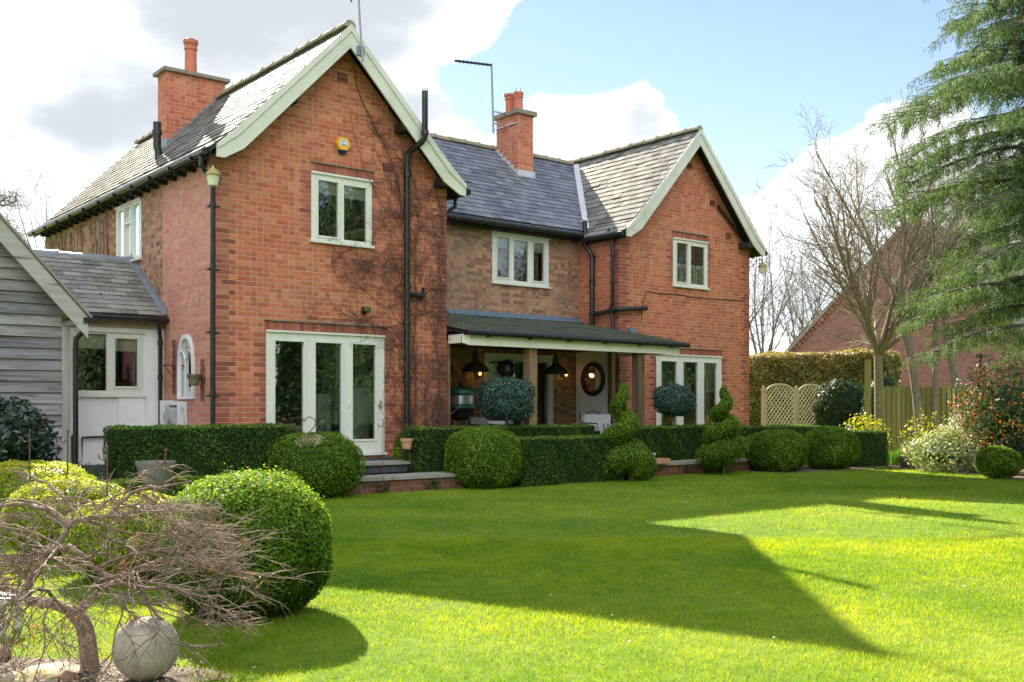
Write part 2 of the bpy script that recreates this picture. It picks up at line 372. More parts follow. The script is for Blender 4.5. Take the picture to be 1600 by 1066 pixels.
MAT['soil'] = flat_mat('soil', (.13, .10, .07), .95, var=.5, nscale=12, bumpk=1.0, grime=(.26, .22, .15))
def wood_mat(name, c0, c1, axis=2, scale=10, rough=.75, knots=True, bumpk=.5):
    m, t, b, o = newmat(name); tc = N(t, 'ShaderNodeNewGeometry')
    a = N(t, 'ShaderNodeAttribute', attribute_name='rnd')
    mp = N(t, 'ShaderNodeMapping'); s = [scale] * 3; s[axis] = scale * .07; mp.inputs['Scale'].default_value = s
    L(t, tc.outputs['Position'], mp.inputs[0])
    cx = N(t, 'ShaderNodeCombineXYZ'); L(t, M(t, 'MULTIPLY', a.outputs['Fac'], 37.0), cx.inputs[0]); L(t, M(t, 'MULTIPLY', a.outputs['Fac'], 91.0), cx.inputs[2])
    va = N(t, 'ShaderNodeVectorMath', operation='ADD'); L(t, mp.outputs[0], va.inputs[0]); L(t, cx.outputs[0], va.inputs[1])
    n = noise(t, 1.0, 8, .65, vec=va.outputs[0], dist=1.2)
    n2 = noise(t, .35, 3, vec=va.outputs[0])
    c = ramp(t, M(t, 'ADD', M(t, 'MULTIPLY', n, .6), M(t, 'MULTIPLY', n2, .4)), [(.32, c0), (.62, c1)])
    c = mix(t, .6, c, ramp(t, a.outputs['Fac'], [(0, (.65, .65, .66)), (1, (1.25, 1.22, 1.18))]), 'MULTIPLY')
    if knots:
        vo = N(t, 'ShaderNodeTexVoronoi'); mp2 = N(t, 'ShaderNodeMapping'); s2 = [5.0] * 3; s2[axis] = 1.6; mp2.inputs['Scale'].default_value = s2
        L(t, va.outputs[0], vo.inputs['Vector']); vo.inputs['Scale'].default_value = .55
        c = mix(t, ramp(t, vo.outputs['Distance'], [(.06, (1, 1, 1)), (.13, (0, 0, 0))]), c, tuple(x * .45 for x in c0))
    L(t, c, b.inputs['Base Color']); b.inputs['Roughness'].default_value = rough; b.inputs['Specular IOR Level'].default_value = .3
    bump(t, b, n, bumpk, .006); return m
MAT['board'] = wood_mat('weathered_board', (.065, .062, .058), (.32, .325, .33), axis=0, scale=20)
MAT['boardv'] = wood_mat('weathered_post', (.16, .15, .14), (.33, .32, .30), axis=2, scale=14)
MAT['bargewood'] = wood_mat('weathered_barge', (.26, .26, .25), (.46, .46, .43), axis=0, scale=9, knots=True)
MAT['oak'] = wood_mat('oak_post', (.13, .08, .045), (.31, .21, .125), axis=2, scale=12)
MAT['oakdark'] = wood_mat('oak_dark', (.06, .04, .028), (.17, .115, .07), axis=2, scale=12)
MAT['cream'] = flat_mat('cream_paint', (.80, .79, .68), .5, var=.05, nscale=3, grime=(.5, .5, .38), gk=.3)
MAT['palewood'] = wood_mat('pale_plate', (.32, .24, .18), (.46, .38, .30), axis=0, scale=12, knots=False)
MAT['fence'] = wood_mat('green_fence', (.17, .175, .045), (.30, .30, .10), axis=2, scale=12, knots=False)
MAT['trellis'] = wood_mat('trellis_wood', (.36, .34, .20), (.56, .54, .38), axis=2, scale=12, knots=False)
def bark(name, c0, c1, scale=18):
    m, t, b, o = newmat(name); g = geo(t)
    n = noise(t, scale, 7, .65, vec=g.outputs['Position'])
    L(t, ramp(t, n, [(.3, c0), (.7, c1)]), b.inputs['Base Color']); b.inputs['Roughness'].default_value = .85; bump(t, b, n, .6, .01); return m
MAT['barkmaple'] = bark('maple_bark', (.10, .062, .045), (.34, .24, .19), 30)
MAT['barktree'] = bark('tree_bark', (.12, .10, .065), (.31, .27, .17), 16)
MAT['barkfar'] = bark('far_bark', (.10, .085, .08), (.18, .155, .15), 6)
MAT['barkcreeper'] = bark('creeper_bark', (.075, .04, .033), (.20, .105, .08), 40)
MAT['barkcedar'] = bark('cedar_bark', (.06, .05, .045), (.16, .15, .13), 20)
MAT['box'] = leaf_mat('box_leaf', [(0, (.028, .062, .010)), (.35, (.075, .16, .018)), (.7, (.17, .29, .03)), (1, (.36, .48, .045))], rough=.6, trans=.38, spec=.12)
MAT['boxdark'] = leaf_mat('hedge_leaf', [(0, (.014, .036, .010)), (.4, (.034, .085, .018)), (.75, (.075, .16, .028)), (1, (.26, .37, .05))], rough=.5, trans=.32, spec=.2)
MAT['golden'] = leaf_mat('golden_leaf', [(0, (.09, .13, .010)), (.4, (.21, .30, .018)), (.8, (.42, .46, .03)), (1, (.66, .58, .05))], rough=.5, trans=.42, spec=.2)
MAT['bluegreen'] = leaf_mat('standard_leaf', [(0, (.022, .055, .048)), (.5, (.050, .11, .082)), (1, (.11, .19, .14))], rough=.45, trans=.1)
MAT['laurel'] = leaf_mat('laurel_leaf', [(0, (.006, .018, .010)), (.5, (.014, .040, .018)), (1, (.035, .085, .035))], rough=.28, trans=.12, spec=.6)
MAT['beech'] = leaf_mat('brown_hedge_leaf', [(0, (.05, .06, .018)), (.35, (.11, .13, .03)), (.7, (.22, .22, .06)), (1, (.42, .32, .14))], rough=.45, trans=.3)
MAT['ivy'] = leaf_mat('ivy_leaf', [(0, (.010, .025, .010)), (.6, (.03, .065, .02)), (1, (.09, .14, .04))], rough=.5, trans=.2, spec=.2)
MAT['varieg'] = leaf_mat('variegated_leaf', [(0, (.06, .10, .03)), (.4, (.20, .26, .10)), (.7, (.50, .52, .30)), (1, (.78, .76, .56))], rough=.4, trans=.3)
MAT['photinia'] = leaf_mat('photinia_leaf', [(0, (.025, .06, .022)), (.5, (.07, .12, .045)), (.70, (.18, .22, .09)), (.72, (.50, .11, .02)), (1, (.70, .26, .05))], rough=.5, trans=.3, spec=.25)
MAT['yellowleaf'] = leaf_mat('yellow_shrub_leaf', [(0, (.12, .16, .01)), (.5, (.36, .36, .02)), (1, (.60, .52, .04))], trans=.4)
MAT['spear'] = leaf_mat('spear_leaf', [(0, (.06, .16, .02)), (.5, (.14, .30, .04)), (1, (.24, .42, .07))], trans=.4)
MAT['cedar'] = leaf_mat('cedar_needles', [(0, (.035, .072, .038)), (.4, (.09, .155, .068)), (.8, (.18, .26, .11)), (1, (.31, .38, .17))], rough=.6, trans=.36, spec=.2)
MAT['pine'] = leaf_mat('pine_needles', [(0, (.025, .04, .04)), (1, (.08, .11, .10))], rough=.6, trans=.2)
MAT['fern'] = leaf_mat('ferny_leaf', [(0, (.02, .05, .012)), (1, (.10, .18, .04))], trans=.3)
MAT['dryleaf'] = leaf_mat('dry_leaf', [(0, (.16, .05, .04)), (1, (.34, .14, .11))], trans=.4)
MAT['mulch'] = leaf_mat('leaf_litter', [(0, (.06, .04, .03)), (.5, (.25, .17, .12)), (1, (.50, .40, .30))], trans=.05, rough=.8)
def glass_mat():
    m = bpy.data.materials.new('window_glass'); m.use_nodes = True; t = m.node_tree
    for n in list(t.nodes): t.nodes.remove(n)
    o = N(t, 'ShaderNodeOutputMaterial'); fr = N(t, 'ShaderNodeFresnel'); fr.inputs[0].default_value = 1.75
    gl = N(t, 'ShaderNodeBsdfGlossy'); gl.inputs['Roughness'].default_value = .01; gl.inputs[0].default_value = (.95, 1, .98, 1)
    tr = N(t, 'ShaderNodeBsdfTransparent'); tr.inputs[0].default_value = (.88, .91, .90, 1)
    bp = N(t, 'ShaderNodeBump'); bp.inputs['Strength'].default_value = .06; bp.inputs['Distance'].default_value = .02
    g = geo(t); L(t, noise(t, 1.4, 2, vec=g.outputs['Position']), bp.inputs['Height']); L(t, bp.outputs[0], gl.inputs['Normal'])
    mx = N(t, 'ShaderNodeMixShader'); L(t, M(t, 'MULTIPLY_ADD', fr.outputs[0], 1.35, .06, clamp=True), mx.inputs[0]); L(t, tr.outputs[0], mx.inputs[1]); L(t, gl.outputs[0], mx.inputs[2]); L(t, mx.outputs[0], o.inputs[0])
    return m
MAT['glass'] = glass_mat()
def emit_mat(name, col, k):
    m, t, b, o = newmat(name); b.inputs['Base Color'].default_value = (*col, 1); b.inputs['Emission Color'].default_value = (*col, 1); b.inputs['Emission Strength'].default_value = k; return m
MAT['bulb'] = emit_mat('warm_bulb', (1.0, .45, .12), 1.8)
def lawn_mat():
    m, t, b, o = newmat('lawn'); g = geo(t)
    n1 = noise(t, .45, 6, .6, vec=g.outputs['Position']); n2 = noise(t, 6, 8, .7, vec=g.outputs['Position']); n3 = noise(t, 60, 4, .7, vec=g.outputs['Position'])
    f = M(t, 'ADD', M(t, 'MULTIPLY', n1, .45), M(t, 'ADD', M(t, 'MULTIPLY', n2, .35), M(t, 'MULTIPLY', n3, .2)))
    c = ramp(t, f, [(.36, (.06, .13, .010)), (.5, (.13, .22, .014)), (.62, (.26, .32, .04))])
    L(t, c, b.inputs['Base Color']); b.inputs['Roughness'].default_value = .9; b.inputs['Specular IOR Level'].default_value = .15
    bump(t, b, M(t, 'ADD', n2, M(t, 'MULTIPLY', n3, .6)), .8, .03); return m
MAT['lawn'] = lawn_mat()
def blade_mat():
    m, t, b, o = newmat('grass_blade'); g = geo(t); a = N(t, 'ShaderNodeAttribute', attribute_name='rnd')
    n1 = noise(t, .5, 6, .6, vec=g.outputs['Position']); n2 = noise(t, 4.5, 5, .6, vec=g.outputs['Position'])
    f = M(t, 'ADD', M(t, 'MULTIPLY', a.outputs['Fac'], .16), M(t, 'ADD', M(t, 'MULTIPLY', n1, .54), M(t, 'MULTIPLY', n2, .32)))
    c = ramp(t, f, [(.28, (.045, .13, .008)), (.42, (.10, .235, .012)), (.52, (.205, .335, .018)), (.62, (.335, .42, .04)), (.76, (.48, .49, .15))])
    L(t, c, b.inputs['Base Color']); b.inputs['Roughness'].default_value = .5; b.inputs['Specular IOR Level'].default_value = .2
    tr = N(t, 'ShaderNodeBsdfTranslucent'); L(t, mix(t, 1.0, c, (2.05, 1.6, .28), 'MULTIPLY'), tr.inputs[0])
    mx = N(t, 'ShaderNodeMixShader'); mx.inputs[0].default_value = .5; L(t, b.outputs[0], mx.inputs[1]); L(t, tr.outputs[0], mx.inputs[2]); L(t, mx.outputs[0], o.inputs[0]); return m
MAT['blade'] = blade_mat()
# ------------------------------------------------------------------ ground and terraces
def ray(px, py):
    a = (px - 800) / FPX; b = (HOR - py) / FPX
    return (FW[0] + a * RT[0], FW[1] + a * RT[1], b)
def hit(axis, val, px, py):
    r = ray(px, py); t = (val - CAMP[axis]) / r[axis]; return tuple(CAMP[k] + t * r[k] for k in range(3))
def onX(px, py, x): return hit(0, x, px, py)
def onY(px, py, y): return hit(1, y, px, py)
def onZ(px, py, z): return hit(2, z, px, py)

def sheet(name, x0, y0, x1, y1, z, m, kind='structure', nx=1, ny=1, fz=None):
    xs = np.linspace(x0, x1, nx + 1); ys = np.linspace(y0, y1, ny + 1)
    X, Y = np.meshgrid(xs, ys); Z = np.full_like(X, z) if fz is None else fz(X, Y) + z
    V = np.stack([X.ravel(), Y.ravel(), Z.ravel()], 1)
    i = np.arange(nx)[None, :] + (nx + 1) * np.arange(ny)[:, None]; i = i.ravel()
    F = np.stack([i, i + 1, i + nx + 2, i + nx + 1], 1)
    return tag(mesh_np(name, V, [F], m, loc=(0, 0, 0), smooth=True), kind=kind)
sheet('lawn', -300, -300, 400, 500, 0.0, MAT['lawn'])

mb = MB(); mb.box((-1.9, -1.36, -.1), (11.6, 2.3, .225)); mb.box((4.4, 2.2, -.1), (10.5, 2.9, .225)); mb.box((-8, -2.2, -.1), (-1.9, 2.3, .05))
tag(mb.build('terrace', MAT['paving'], loc=(0, 0, 0)), kind='structure')
# front kerb of the lower terrace: brick riser under overhanging slabs
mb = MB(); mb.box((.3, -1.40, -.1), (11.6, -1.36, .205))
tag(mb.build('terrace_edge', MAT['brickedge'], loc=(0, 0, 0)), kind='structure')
mb = MB(); x = .3
while x < 11.6:
    l = random.Random(int(x * 10)).uniform(.55, .95); mb.box((x, -1.45, .206), (min(x + l - .012, 11.6), -.86, .262)); x += l
tag(mb.build('terrace_coping', MAT['paving'], loc=(0, 0, 0)), kind='structure')
mb = MB()
for x in np.arange(.6, 3.5, .235): mb.box((x, -.5, .262), (x + .225, -.2, .395))
tag(mb.build('step_riser', MAT['greybrick'], loc=(0, 0, 0)), kind='structure')
mb = MB()
for a, b_ in ((.5, 1.5), (1.51, 2.6), (2.61, 3.62)): mb.box((a, -.56, .396), (b_, -.001, .445))
tag(mb.build('step', MAT['paving'], loc=(0, 0, 0)), kind='structure')
mb = MB(); mb.box((.5, -.2, .225), (3.6, -.002, .395)); mb.box((4.5, .2, .225), (10.36, 2.78, .40))
tag(mb.build('porch_floor', MAT['paving'], loc=(0, 0, 0)), kind='structure')

# ------------------------------------------------------------------ the house
H = thing('brick_house', 'large red brick house with two gabled wings and a lean-to porch between them', 'house', (0, 0, 0))
def TY(Y): return lambda u, n, z: (u, Y - n, z)       # wall facing the lawn
def TX(X): return lambda u, n, z: (X - n, u, z)       # wall facing left
def TXr(X): return lambda u, n, z: (X + n, u, z)
def strips(mb, u0, u1, z0, top, holes, n):
    us = {u0, u1}
    if callable(top):
        for b in top.breaks: us.add(b)
        tf = top
    else: tf = lambda u: top
    for h in holes: us.add(h[0]); us.add(h[1])
    us = sorted(u for u in us if u0 - 1e-6 <= u <= u1 + 1e-6)
    for a, b in zip(us[:-1], us[1:]):
        if b - a < 1e-5: continue
        hs = sorted([h for h in holes if h[0] <= a + 1e-6 and h[1] >= b - 1e-6], key=lambda h: h[2])
        z = z0
        for h in hs:
            if h[2] > z + 1e-6: mb.poly([(a, n, z), (b, n, z), (b, n, h[2]), (a, n, h[2])])
            z = h[3]
        mb.poly([(a, n, z), (b, n, z), (b, n, tf(b)), (a, n, tf(a))])
class Gable:
    def __init__(s, xa, za, xb, zb, xc, zc): s.p = [(xa, za), (xb, zb), (xc, zc)]; s.breaks = [xb]
    def __call__(s, u):
        (a, za), (b, zb), (c, zc) = s.p
        return za + (zb - za) * (u - a) / (b - a) if u <= b else zb + (zc - zb) * (u - b) / (c - b)
def wall(T, u0, u1, z0, top, holes, mat, parent=H):
    mb = MB(); mb.T = T; strips(mb, u0, u1, z0, top, holes, 0)
    for h in holes:
        a, b, c, d = h[:4]; q = -.14
        mb.poly([(a, 0, c), (a, q, c), (a, q, d), (a, 0, d)]); mb.poly([(b, 0, c), (b, q, c), (b, q, d), (b, 0, d)])
        mb.poly([(a, 0, d), (b, 0, d), (b, q, d), (a, q, d)]); mb.poly([(a, 0, c), (b, 0, c), (b, q, c), (a, q, c)])
    return mb.build('wall', MAT[mat], parent)
def plate(mb, u0, u1, z0, z1, holes, nf, nb):
    strips(mb, u0, u1, z0, z1, holes, nf)
    for (a, b, c, d) in [h[:4] for h in holes] + [(u0, u1, z0, z1)]:
        mb.poly([(a, nf, c), (a, nb, c), (a, nb, d), (a, nf, d)]); mb.poly([(b, nf, c), (b, nb, c), (b, nb, d), (b, nf, d)])
        mb.poly([(a, nf, d), (b, nf, d), (b, nb, d), (a, nb, d)]); mb.poly([(a, nf, c), (b, nf, c), (b, nb, c), (a, nb, c)])
def window(T, u0, u1, z0, z1, glasses, parent=H, name='window', sill=True, blind=0, room=True, depth=2.4, roommat='room', mat='winpaint', rw=.35, hood=True):
    mb = MB(); mb.T = T
    w_, h_ = u1 - u0, z1 - z0; G = []
    for (a, b, c, d, op) in glasses: G.append((u0 + a * w_, u0 + b * w_, z0 + c * h_, z0 + d * h_, op))
    plate(mb, u0, u1, z0, z1, G, .012, -.06)
    for (a, b, c, d, op) in G:
        if op:
            r = .035; e = .028
            mb.box((a - r, .0125, c - r), (a - .004, e, d + r)); mb.box((b + .004, .0125, c - r), (b + r, e, d + r))
            mb.box((a - .004, .0125, c - r), (b + .004, e, c - .004)); mb.box((a - .004, .0125, d + .004), (b + .004, e, d + r))
    W = mb.build(name, MAT[mat], parent)
    for (a, b, c, d, op) in G:
        m2 = MB(); m2.T = T; m2.poly([(a - .001, -.02, c - .001), (b + .001, -.02, c - .001), (b + .001, -.02, d + .001), (a - .001, -.02, d + .001)]); m2.build('pane', MAT['glass'], W)
    if sill:
        m2 = MB(); m2.T = T; m2.box((u0 - .03, -.05, z0 - .045), (u1 + .03, .06, z0 - .002)); m2.build('sill', MAT[mat], W)
    if hood:
        m2 = MB(); m2.T = T; m2.box((u0 - .01, .013, z1 - .03), (u1 + .01, .045, z1 + .004)); m2.build('drip_rail', MAT[mat], W)
    if blind:
        for (a, b, c, d, op) in G:
            m2 = MB(); m2.T = T; m2.box((a - .02, -.085, d - blind * (d - c)), (b + .02, -.07, d + .03)); m2.build('blind', MAT['blind'], W)
    if room:
        m2 = MB(); m2.T = T; a, b, c, d, n = u0 - rw, u1 + rw, z0 - .5 if h_ < 1.5 else z0 - .02, z1 + .12, -depth
        for q in ([(a, n, c), (b, n, c), (b, n, d), (a, n, d)], [(a, -.15, c), (a, n, c), (a, n, d), (a, -.15, d)], [(b, -.15, c), (b, n, c), (b, n, d), (b, -.15, d)],
                  [(a, -.15, d), (b, -.15, d), (b, n, d), (a, n, d)], [(a, -.15, c), (b, -.15, c), (b, n, c), (a, n, c)]): m2.poly(q)
        strips(m2, a, b, c, d, [(u0, u1, z0, z1)], -.15)
        m2.build('room', MAT[roommat], W)
    return W
def lintel(T, u0, u1, z, h=.15, step=.078, cover=True):
    mb = MB(); mb.T = T; u = u0
    while u < u1 - .03: mb.box((u + .004, -.02, z + .006), (u + step - .004, .004, z + h)); u += step
    o = mb.build('lintel', MAT['bdark'], H)
    if cover:
        m2 = MB(); m2.T = T; m2.box((u0 - .02, -.02, z + h), (u1 + .02, .035, z + h + .022)); m2.build('drip_ledge', MAT['capstone'], o)
CR = .0815
def quoin(T, u, side, z0, z1, long=.33, short=.218, flip=0, name='quoin'):
    """side +1: runs to +u from u"""
    mb = MB(); mb.T = T; k0 = int(math.ceil(z0 / CR)); k = k0
    while (k + 1) * CR < z1:
        l = long if (k + flip) % 2 else short
        a, b = (u, u + l * side) if side > 0 else (u + l * side, u)
        cuts = [a, b] if l < .25 else ([a, a + .222, b] if (k // 2) % 2 else [a, a + .108, b])
        for q0, q1 in zip(cuts[:-1], cuts[1:]): mb.box((q0 + .003, -.02, k * CR + .006), (q1 - .004, .0035, (k + 1) * CR - .005))
        k += 1
    return mb.build(name, MAT['bdark'], H)

# left wing
GL = Gable(0, 5.42, 2.24, 7.68, 4.48, 5.42)
DL = (.86, 3.12, .59, 2.65); WL = (1.68, 2.86, 4.21, 5.36)
wall(TY(0), 0, 4.48, 0, GL, [DL, WL], 'brick')
wall(TX(0), 0, 2.28, 0, 5.42, [], 'brickpink')
WS = (3.32, 4.68, 4.13, 5.22)
wall(TX(0), 2.28, 9.6, 0, 5.42, [WS], 'brickold')
wall(TXr(4.48), 0, 2.8, 0, 5.42, [], 'brick')
wall(TY(9.6), 0, 4.48, 0, GL, [], 'brickold')
wall(TXr(4.48), 2.8, 9.6, 0, 5.42, [], 'brickold')
# middle
DM = (7.51, 9.56, .56, 2.6); WM = (7.73, 9.42, 4.22, 5.36)
wall(TY(2.8), 4.48, 10.38, 0, 5.75, [DM, WM], 'brickold')
wall(TY(8.4), 4.48, 10.38, 0, 5.75, [], 'brickold')
# right wing
GR = Gable(10.38, 5.42, 12.81, 8.0, 15.14, 5.42)
DR = (11.61, 14.01, .60, 2.66); WR = (12.20, 13.47, 4.35, 5.50)
wall(TY(1.4), 10.38, 15.14, 0, GR, [DR, WR], 'brick')
wall(TX(10.38), 1.4, 2.8, 0, 5.42, [], 'brick')
wall(TXr(15.14), 1.4, 9.4, 0, 5.42, [], 'brick')
wall(TY(9.4), 10.38, 15.14, 0, GR, [], 'brickold')

frdoor = [(.069, .297, .115, .915, 1), (.397, .617, .115, .915, 1), (.714, .918, .115, .915, 1)]
wd1 = window(TY(0), *DL, frdoor, name='french_door', depth=3.4, rw=.5)
wd2 = window(TY(2.8), *DM, frdoor, name='french_door', depth=3.0, rw=.4)
wd3 = window(TY(1.4), *DR, frdoor, name='french_door', depth=3.0, rw=.5)
window(TY(0), *WL, [(.108, .43, .075, .885, 1), (.53, .906, .05, .87, 0)], blind=.22)
window(TY(2.8), *WM, [(.08, .29, .1, .9, 1), (.37, .62, .06, .88, 0), (.715, .91, .1, .88, 1)], blind=.25)
wr = window(TY(1.4), *WR, [(.10, .41, .08, .90, 1), (.51, .91, .06, .88, 0)])
window(TX(0), *WS, [(.08, .32, .06, .93, 0), (.40, .62, .06, .64, 1), (.40, .62, .74, .93, 1), (.70, .93, .06, .93, 0)])
# plantation shutters in the right window
mb = MB(); mb.T = TY(1.4)
x0, x1, z0, z1 = WR
for a, b in ((.08, .26), (.28, .44), (.5, .68), (.70, .93)):
    ua, ub = x0 + a * 1.27, x0 + b * 1.27; mb.box((ua, -.075, z0 + .05), (ua + .03, -.045, z0 + .55)); mb.box((ub - .03, -.075, z0 + .05), (ub, -.045, z0 + .55)); mb.box((ua + .03, -.075, z0 + .47), (ub - .03, -.045, z0 + .55))
    for k in range(7): mb.prism([(ua + .03, -.085, z0 + .07 + k * .058), (ua + .03, -.04, z0 + .088 + k * .058), (ua + .03, -.04, z0 + .103 + k * .058), (ua + .03, -.085, z0 + .085 + k * .058)], (ub - ua - .06, 0, 0))
mb.build('shutter', MAT['white'], wr)
# door furniture
mb = MB(); mb.T = TY(0); mb.box((3.015, .012, 1.36), (3.055, .03, 1.50)); mb.box((2.975, .03, 1.41), (3.05, .05, 1.43)); mb.build('handle', MAT['steel'], wd1)
mb = MB(); mb.T = TY(0); mb.box((2.40, .012, 2.46), (2.42, .03, 2.62)); mb.box((2.385, .012, 1.38), (2.42, .03, 1.47)); mb.build('bolt', MAT['winpaint'], wd1)
lintel(TY(0), .84, 3.14, 2.655); lintel(TY(0), 1.68, 2.88, 5.365); lintel(TY(1.4), 11.7, 14.03, 2.665); lintel(TY(1.4), 12.18, 13.49, 5.505)
lintel(TY(2.8), 7.45, 9.6, 2.605, cover=False)
quoin(TY(0), 0, 1, .4, 5.2); quoin(TX(0), 0, 1, .4, 5.3, flip=1, long=.22, short=.11)
quoin(TY(0), 4.48, -1, .4, 5.3); quoin(TY(1.4), 10.38, 1, .4, 5.3); quoin(TX(10.38), 1.4, 1, .4, 5.3, flip=1); quoin(TY(1.4), 15.14, -1, .4, 5.2)
for T, r, zz in ((TY(0), DL, 0), (TY(0), WL, 0), (TY(1.4), DR, 0), (TY(1.4), WR, 0)):
    quoin(T, r[0] - .004, -1, r[2] - .02, r[3] + .02, .21, .10, name='jamb_brick'); quoin(T, r[1] + .004, 1, r[2] - .02, r[3] + .02, .21, .10, name='jamb_brick')
mb = MB()
for x in np.arange(0.86, 3.1, .24): mb.box((x, -.035, .446), (x + .232, -.001, .50))
mb.build('plinth', MAT['greybrick'], H)
# air bricks
for (px, py, Y) in ((535, 121, 0), (606, 262, 0), (1078, 260, 1.4), (1113, 318, 1.4), (1138, 369, 1.4)):
    x, y, z = onY(px, py, Y); mb = MB(); mb.T = TY(Y); mb.box((x - .10, -.01, z - .075), (x + .10, .004, z + .075)); mb.mi = 1
    for k in range(4): mb.box((x - .085, .004, z - .06 + k * .034), (x + .085, .008, z - .045 + k * .034))
    mb.build('vent', [MAT['soffit'], MAT['bdark']], H)

# roofs
def slates(name, O, A, S, La, Ls, mat, parent, g=.20, wd=.26, clip=None, seed=1, kick=None):
    """O start at eave, A unit along, S unit up the slope"""
    R = random.Random(seed); O = Vector(O); A = Vector(A).normalized(); S = Vector(S).normalized(); Nn = A.cross(S)
    if Nn.z < 0: Nn = -Nn
    mb = MB(); rows = int(Ls / g) + 1
    for r in range(rows):
        s = r * g; off = -(wd * .5 if r % 2 else 0) + R.uniform(-.01, .01); k = 0
        while off + k * wd < La:
            a0 = max(off + k * wd, -.0); a1 = min(off + (k + 1) * wd - .006, La); k += 1
            if a1 - a0 < .03: continue
            sl = s + R.uniform(-.006, .006); s1 = min(sl + g * 1.5, Ls); h0 = .020 + R.uniform(0, .007); h1 = .003
            mid = O + A * (a0 + a1) / 2 + S * sl
            if clip and not clip(mid): continue
            if R.random() < .015: sl += R.uniform(-.04, .02); h0 += .01
            rr = R.random(); P = lambda a, q, h: tuple(O + A * a + S * q + Nn * h)
            p = [P(a0, sl, h0), P(a1, sl, h0 + R.uniform(-.003, .004)), P(a1, s1, h1), P(a0, s1, h1)]
            b = [P(a0, sl, h0 - .012), P(a1, sl, h0 - .012)]
            mb.poly(p, rr); mb.poly([b[0], b[1], p[1], p[0]], rr * .5)
            mb.poly([b[0], p[0], p[3]], rr); mb.poly([b[1], p[2], p[1]], rr)
    return mb.build(name, MAT[mat], parent)
def deck(pts, ext, parent, mat='soffit', name='roof_deck'):
    mb = MB(); mb.prism(pts, ext); return mb.build(name, MAT[mat], parent)
def ridge(P0, P1, parent, r=.11, seg=.45, mat='ridge'):
    P0, P1 = Vector(P0), Vector(P1); Ld = (P1 - P0).length; d = (P1 - P0).normalized(); side = d.cross(Vector((0, 0, 1))).normalized(); mb = MB(); n = max(1, int(Ld / seg))
    for k in range(n):
        a = P0 + d * (Ld * k / n); b = P0 + d * (Ld * (k + 1) / n - .006); q = random.random(); dz = random.uniform(-.008, .008)
        for (c0, c1, rr) in ((a, b, r), (b - d * .045, b + d * .004, r + .014)):
            prof = [(cos(t) * rr, sin(t) * rr * .95 - .035 + dz) for t in np.linspace(-.12, pi + .12, 8)]
            pts = [tuple(c0 + side * u + Vector((0, 0, v))) for u, v in prof]; mb.prism(pts, tuple(c1 - c0), q)
    return mb.build('ridge_tile', MAT[mat], parent)

# left wing roof: ridge x=2.24 z=7.86, small kick at the eaves
def prof_roof(name, xe, ze, xk, zk, xr, zr, y0, y1, mat, seed, clip=None):
    d = Vector((xk - xe, 0, zk - ze)); d2 = Vector((xr - xk, 0, zr - zk))
    mb = MB(); th = .07
    mb.prism([(xe, y0, ze - th), (xk, y0, zk - th), (xr, y0, zr - th), (xr, y0, zr), (xk, y0, zk), (xe, y0, ze)], (0, y1 - y0, 0))
    D = mb.build(name, MAT['soffit'], H)
    slates('slate_course', (xe, y0, ze), (0, 1, 0), d, y1 - y0, d.length, mat, D, seed=seed, clip=clip, g=.17)
    slates('slate_course', (xk, y0, zk), (0, 1, 0), d2, y1 - y0, d2.length, mat, D, seed=seed + 7, clip=clip)
    return D
RL = prof_roof('roof', -.24, 5.40, .12, 5.70, 2.24, 7.84, -.33, 9.85, 'slate', 3)
RLr = prof_roof('roof', 4.72, 5.40, 4.36, 5.70, 2.24, 7.84, -.33, 9.85, 'slateblue', 5)
ridge((2.24, -.34, 7.88), (2.24, 9.85, 7.88), RL)
RR = prof_roof('roof', 10.22, 5.42, 10.55, 5.74, 12.81, 8.14, 1.07, 9.5, 'slate', 13)
RRr = prof_roof('roof', 15.40, 5.42, 15.05, 5.74, 12.81, 8.14, 1.07, 9.5, 'slateblue', 15)
ridge((12.81, 1.06, 8.19), (12.81, 9.5, 8.19), RR)
# middle roof
sm = Vector((0, 5.5 - 2.52, 8.06 - 5.58))
def clipm(p):
    zl = 5.70 + (p.x - 4.36) * -1.0094
    return p.z > zl - .05 and not (p.x > 10.55 and p.z < 5.74 + (p.x - 10.55) * 1.062 - .25)
mb = MB(); mb.prism([(4.4, 2.52, 5.5), (12.7, 2.52, 5.5), (12.7, 5.5, 7.98), (2.3, 5.5, 7.98)], (0, 0, .06)); mb.prism([(4.4, 8.5, 5.5), (12.7, 8.5, 5.5), (12.7, 5.5, 7.98), (2.3, 5.5, 7.98)], (0, 0, .06))
RM = mb.build('roof', MAT['slateblue'], H)
slates('slate_course', (2.4, 2.52, 5.585), (1, 0, 0), sm, 10.3, sm.length, 'slateblue', RM, clip=clipm, seed=21)
ridge((3.0, 5.5, 8.09), (12.6, 5.5, 8.09), RM)
# lead valley
mb = MB()
v0 = Vector((10.42, 2.56, 5.64)); v1 = Vector((12.66, 5.38, 8.02)); dv = Vector((.075, -.02, .03)); mb.prism([tuple(v0 - dv + Vector((0, 0, .02))), tuple(v0 + dv + Vector((0, 0, .02))), tuple(v1 + dv + Vector((0, 0, .03))), tuple(v1 - dv + Vector((0, 0, .03)))], (0, -.01, .012))
mb.build('valley_lead', flat_mat('valley', (.50, .52, .56), .5, var=.2), RM)

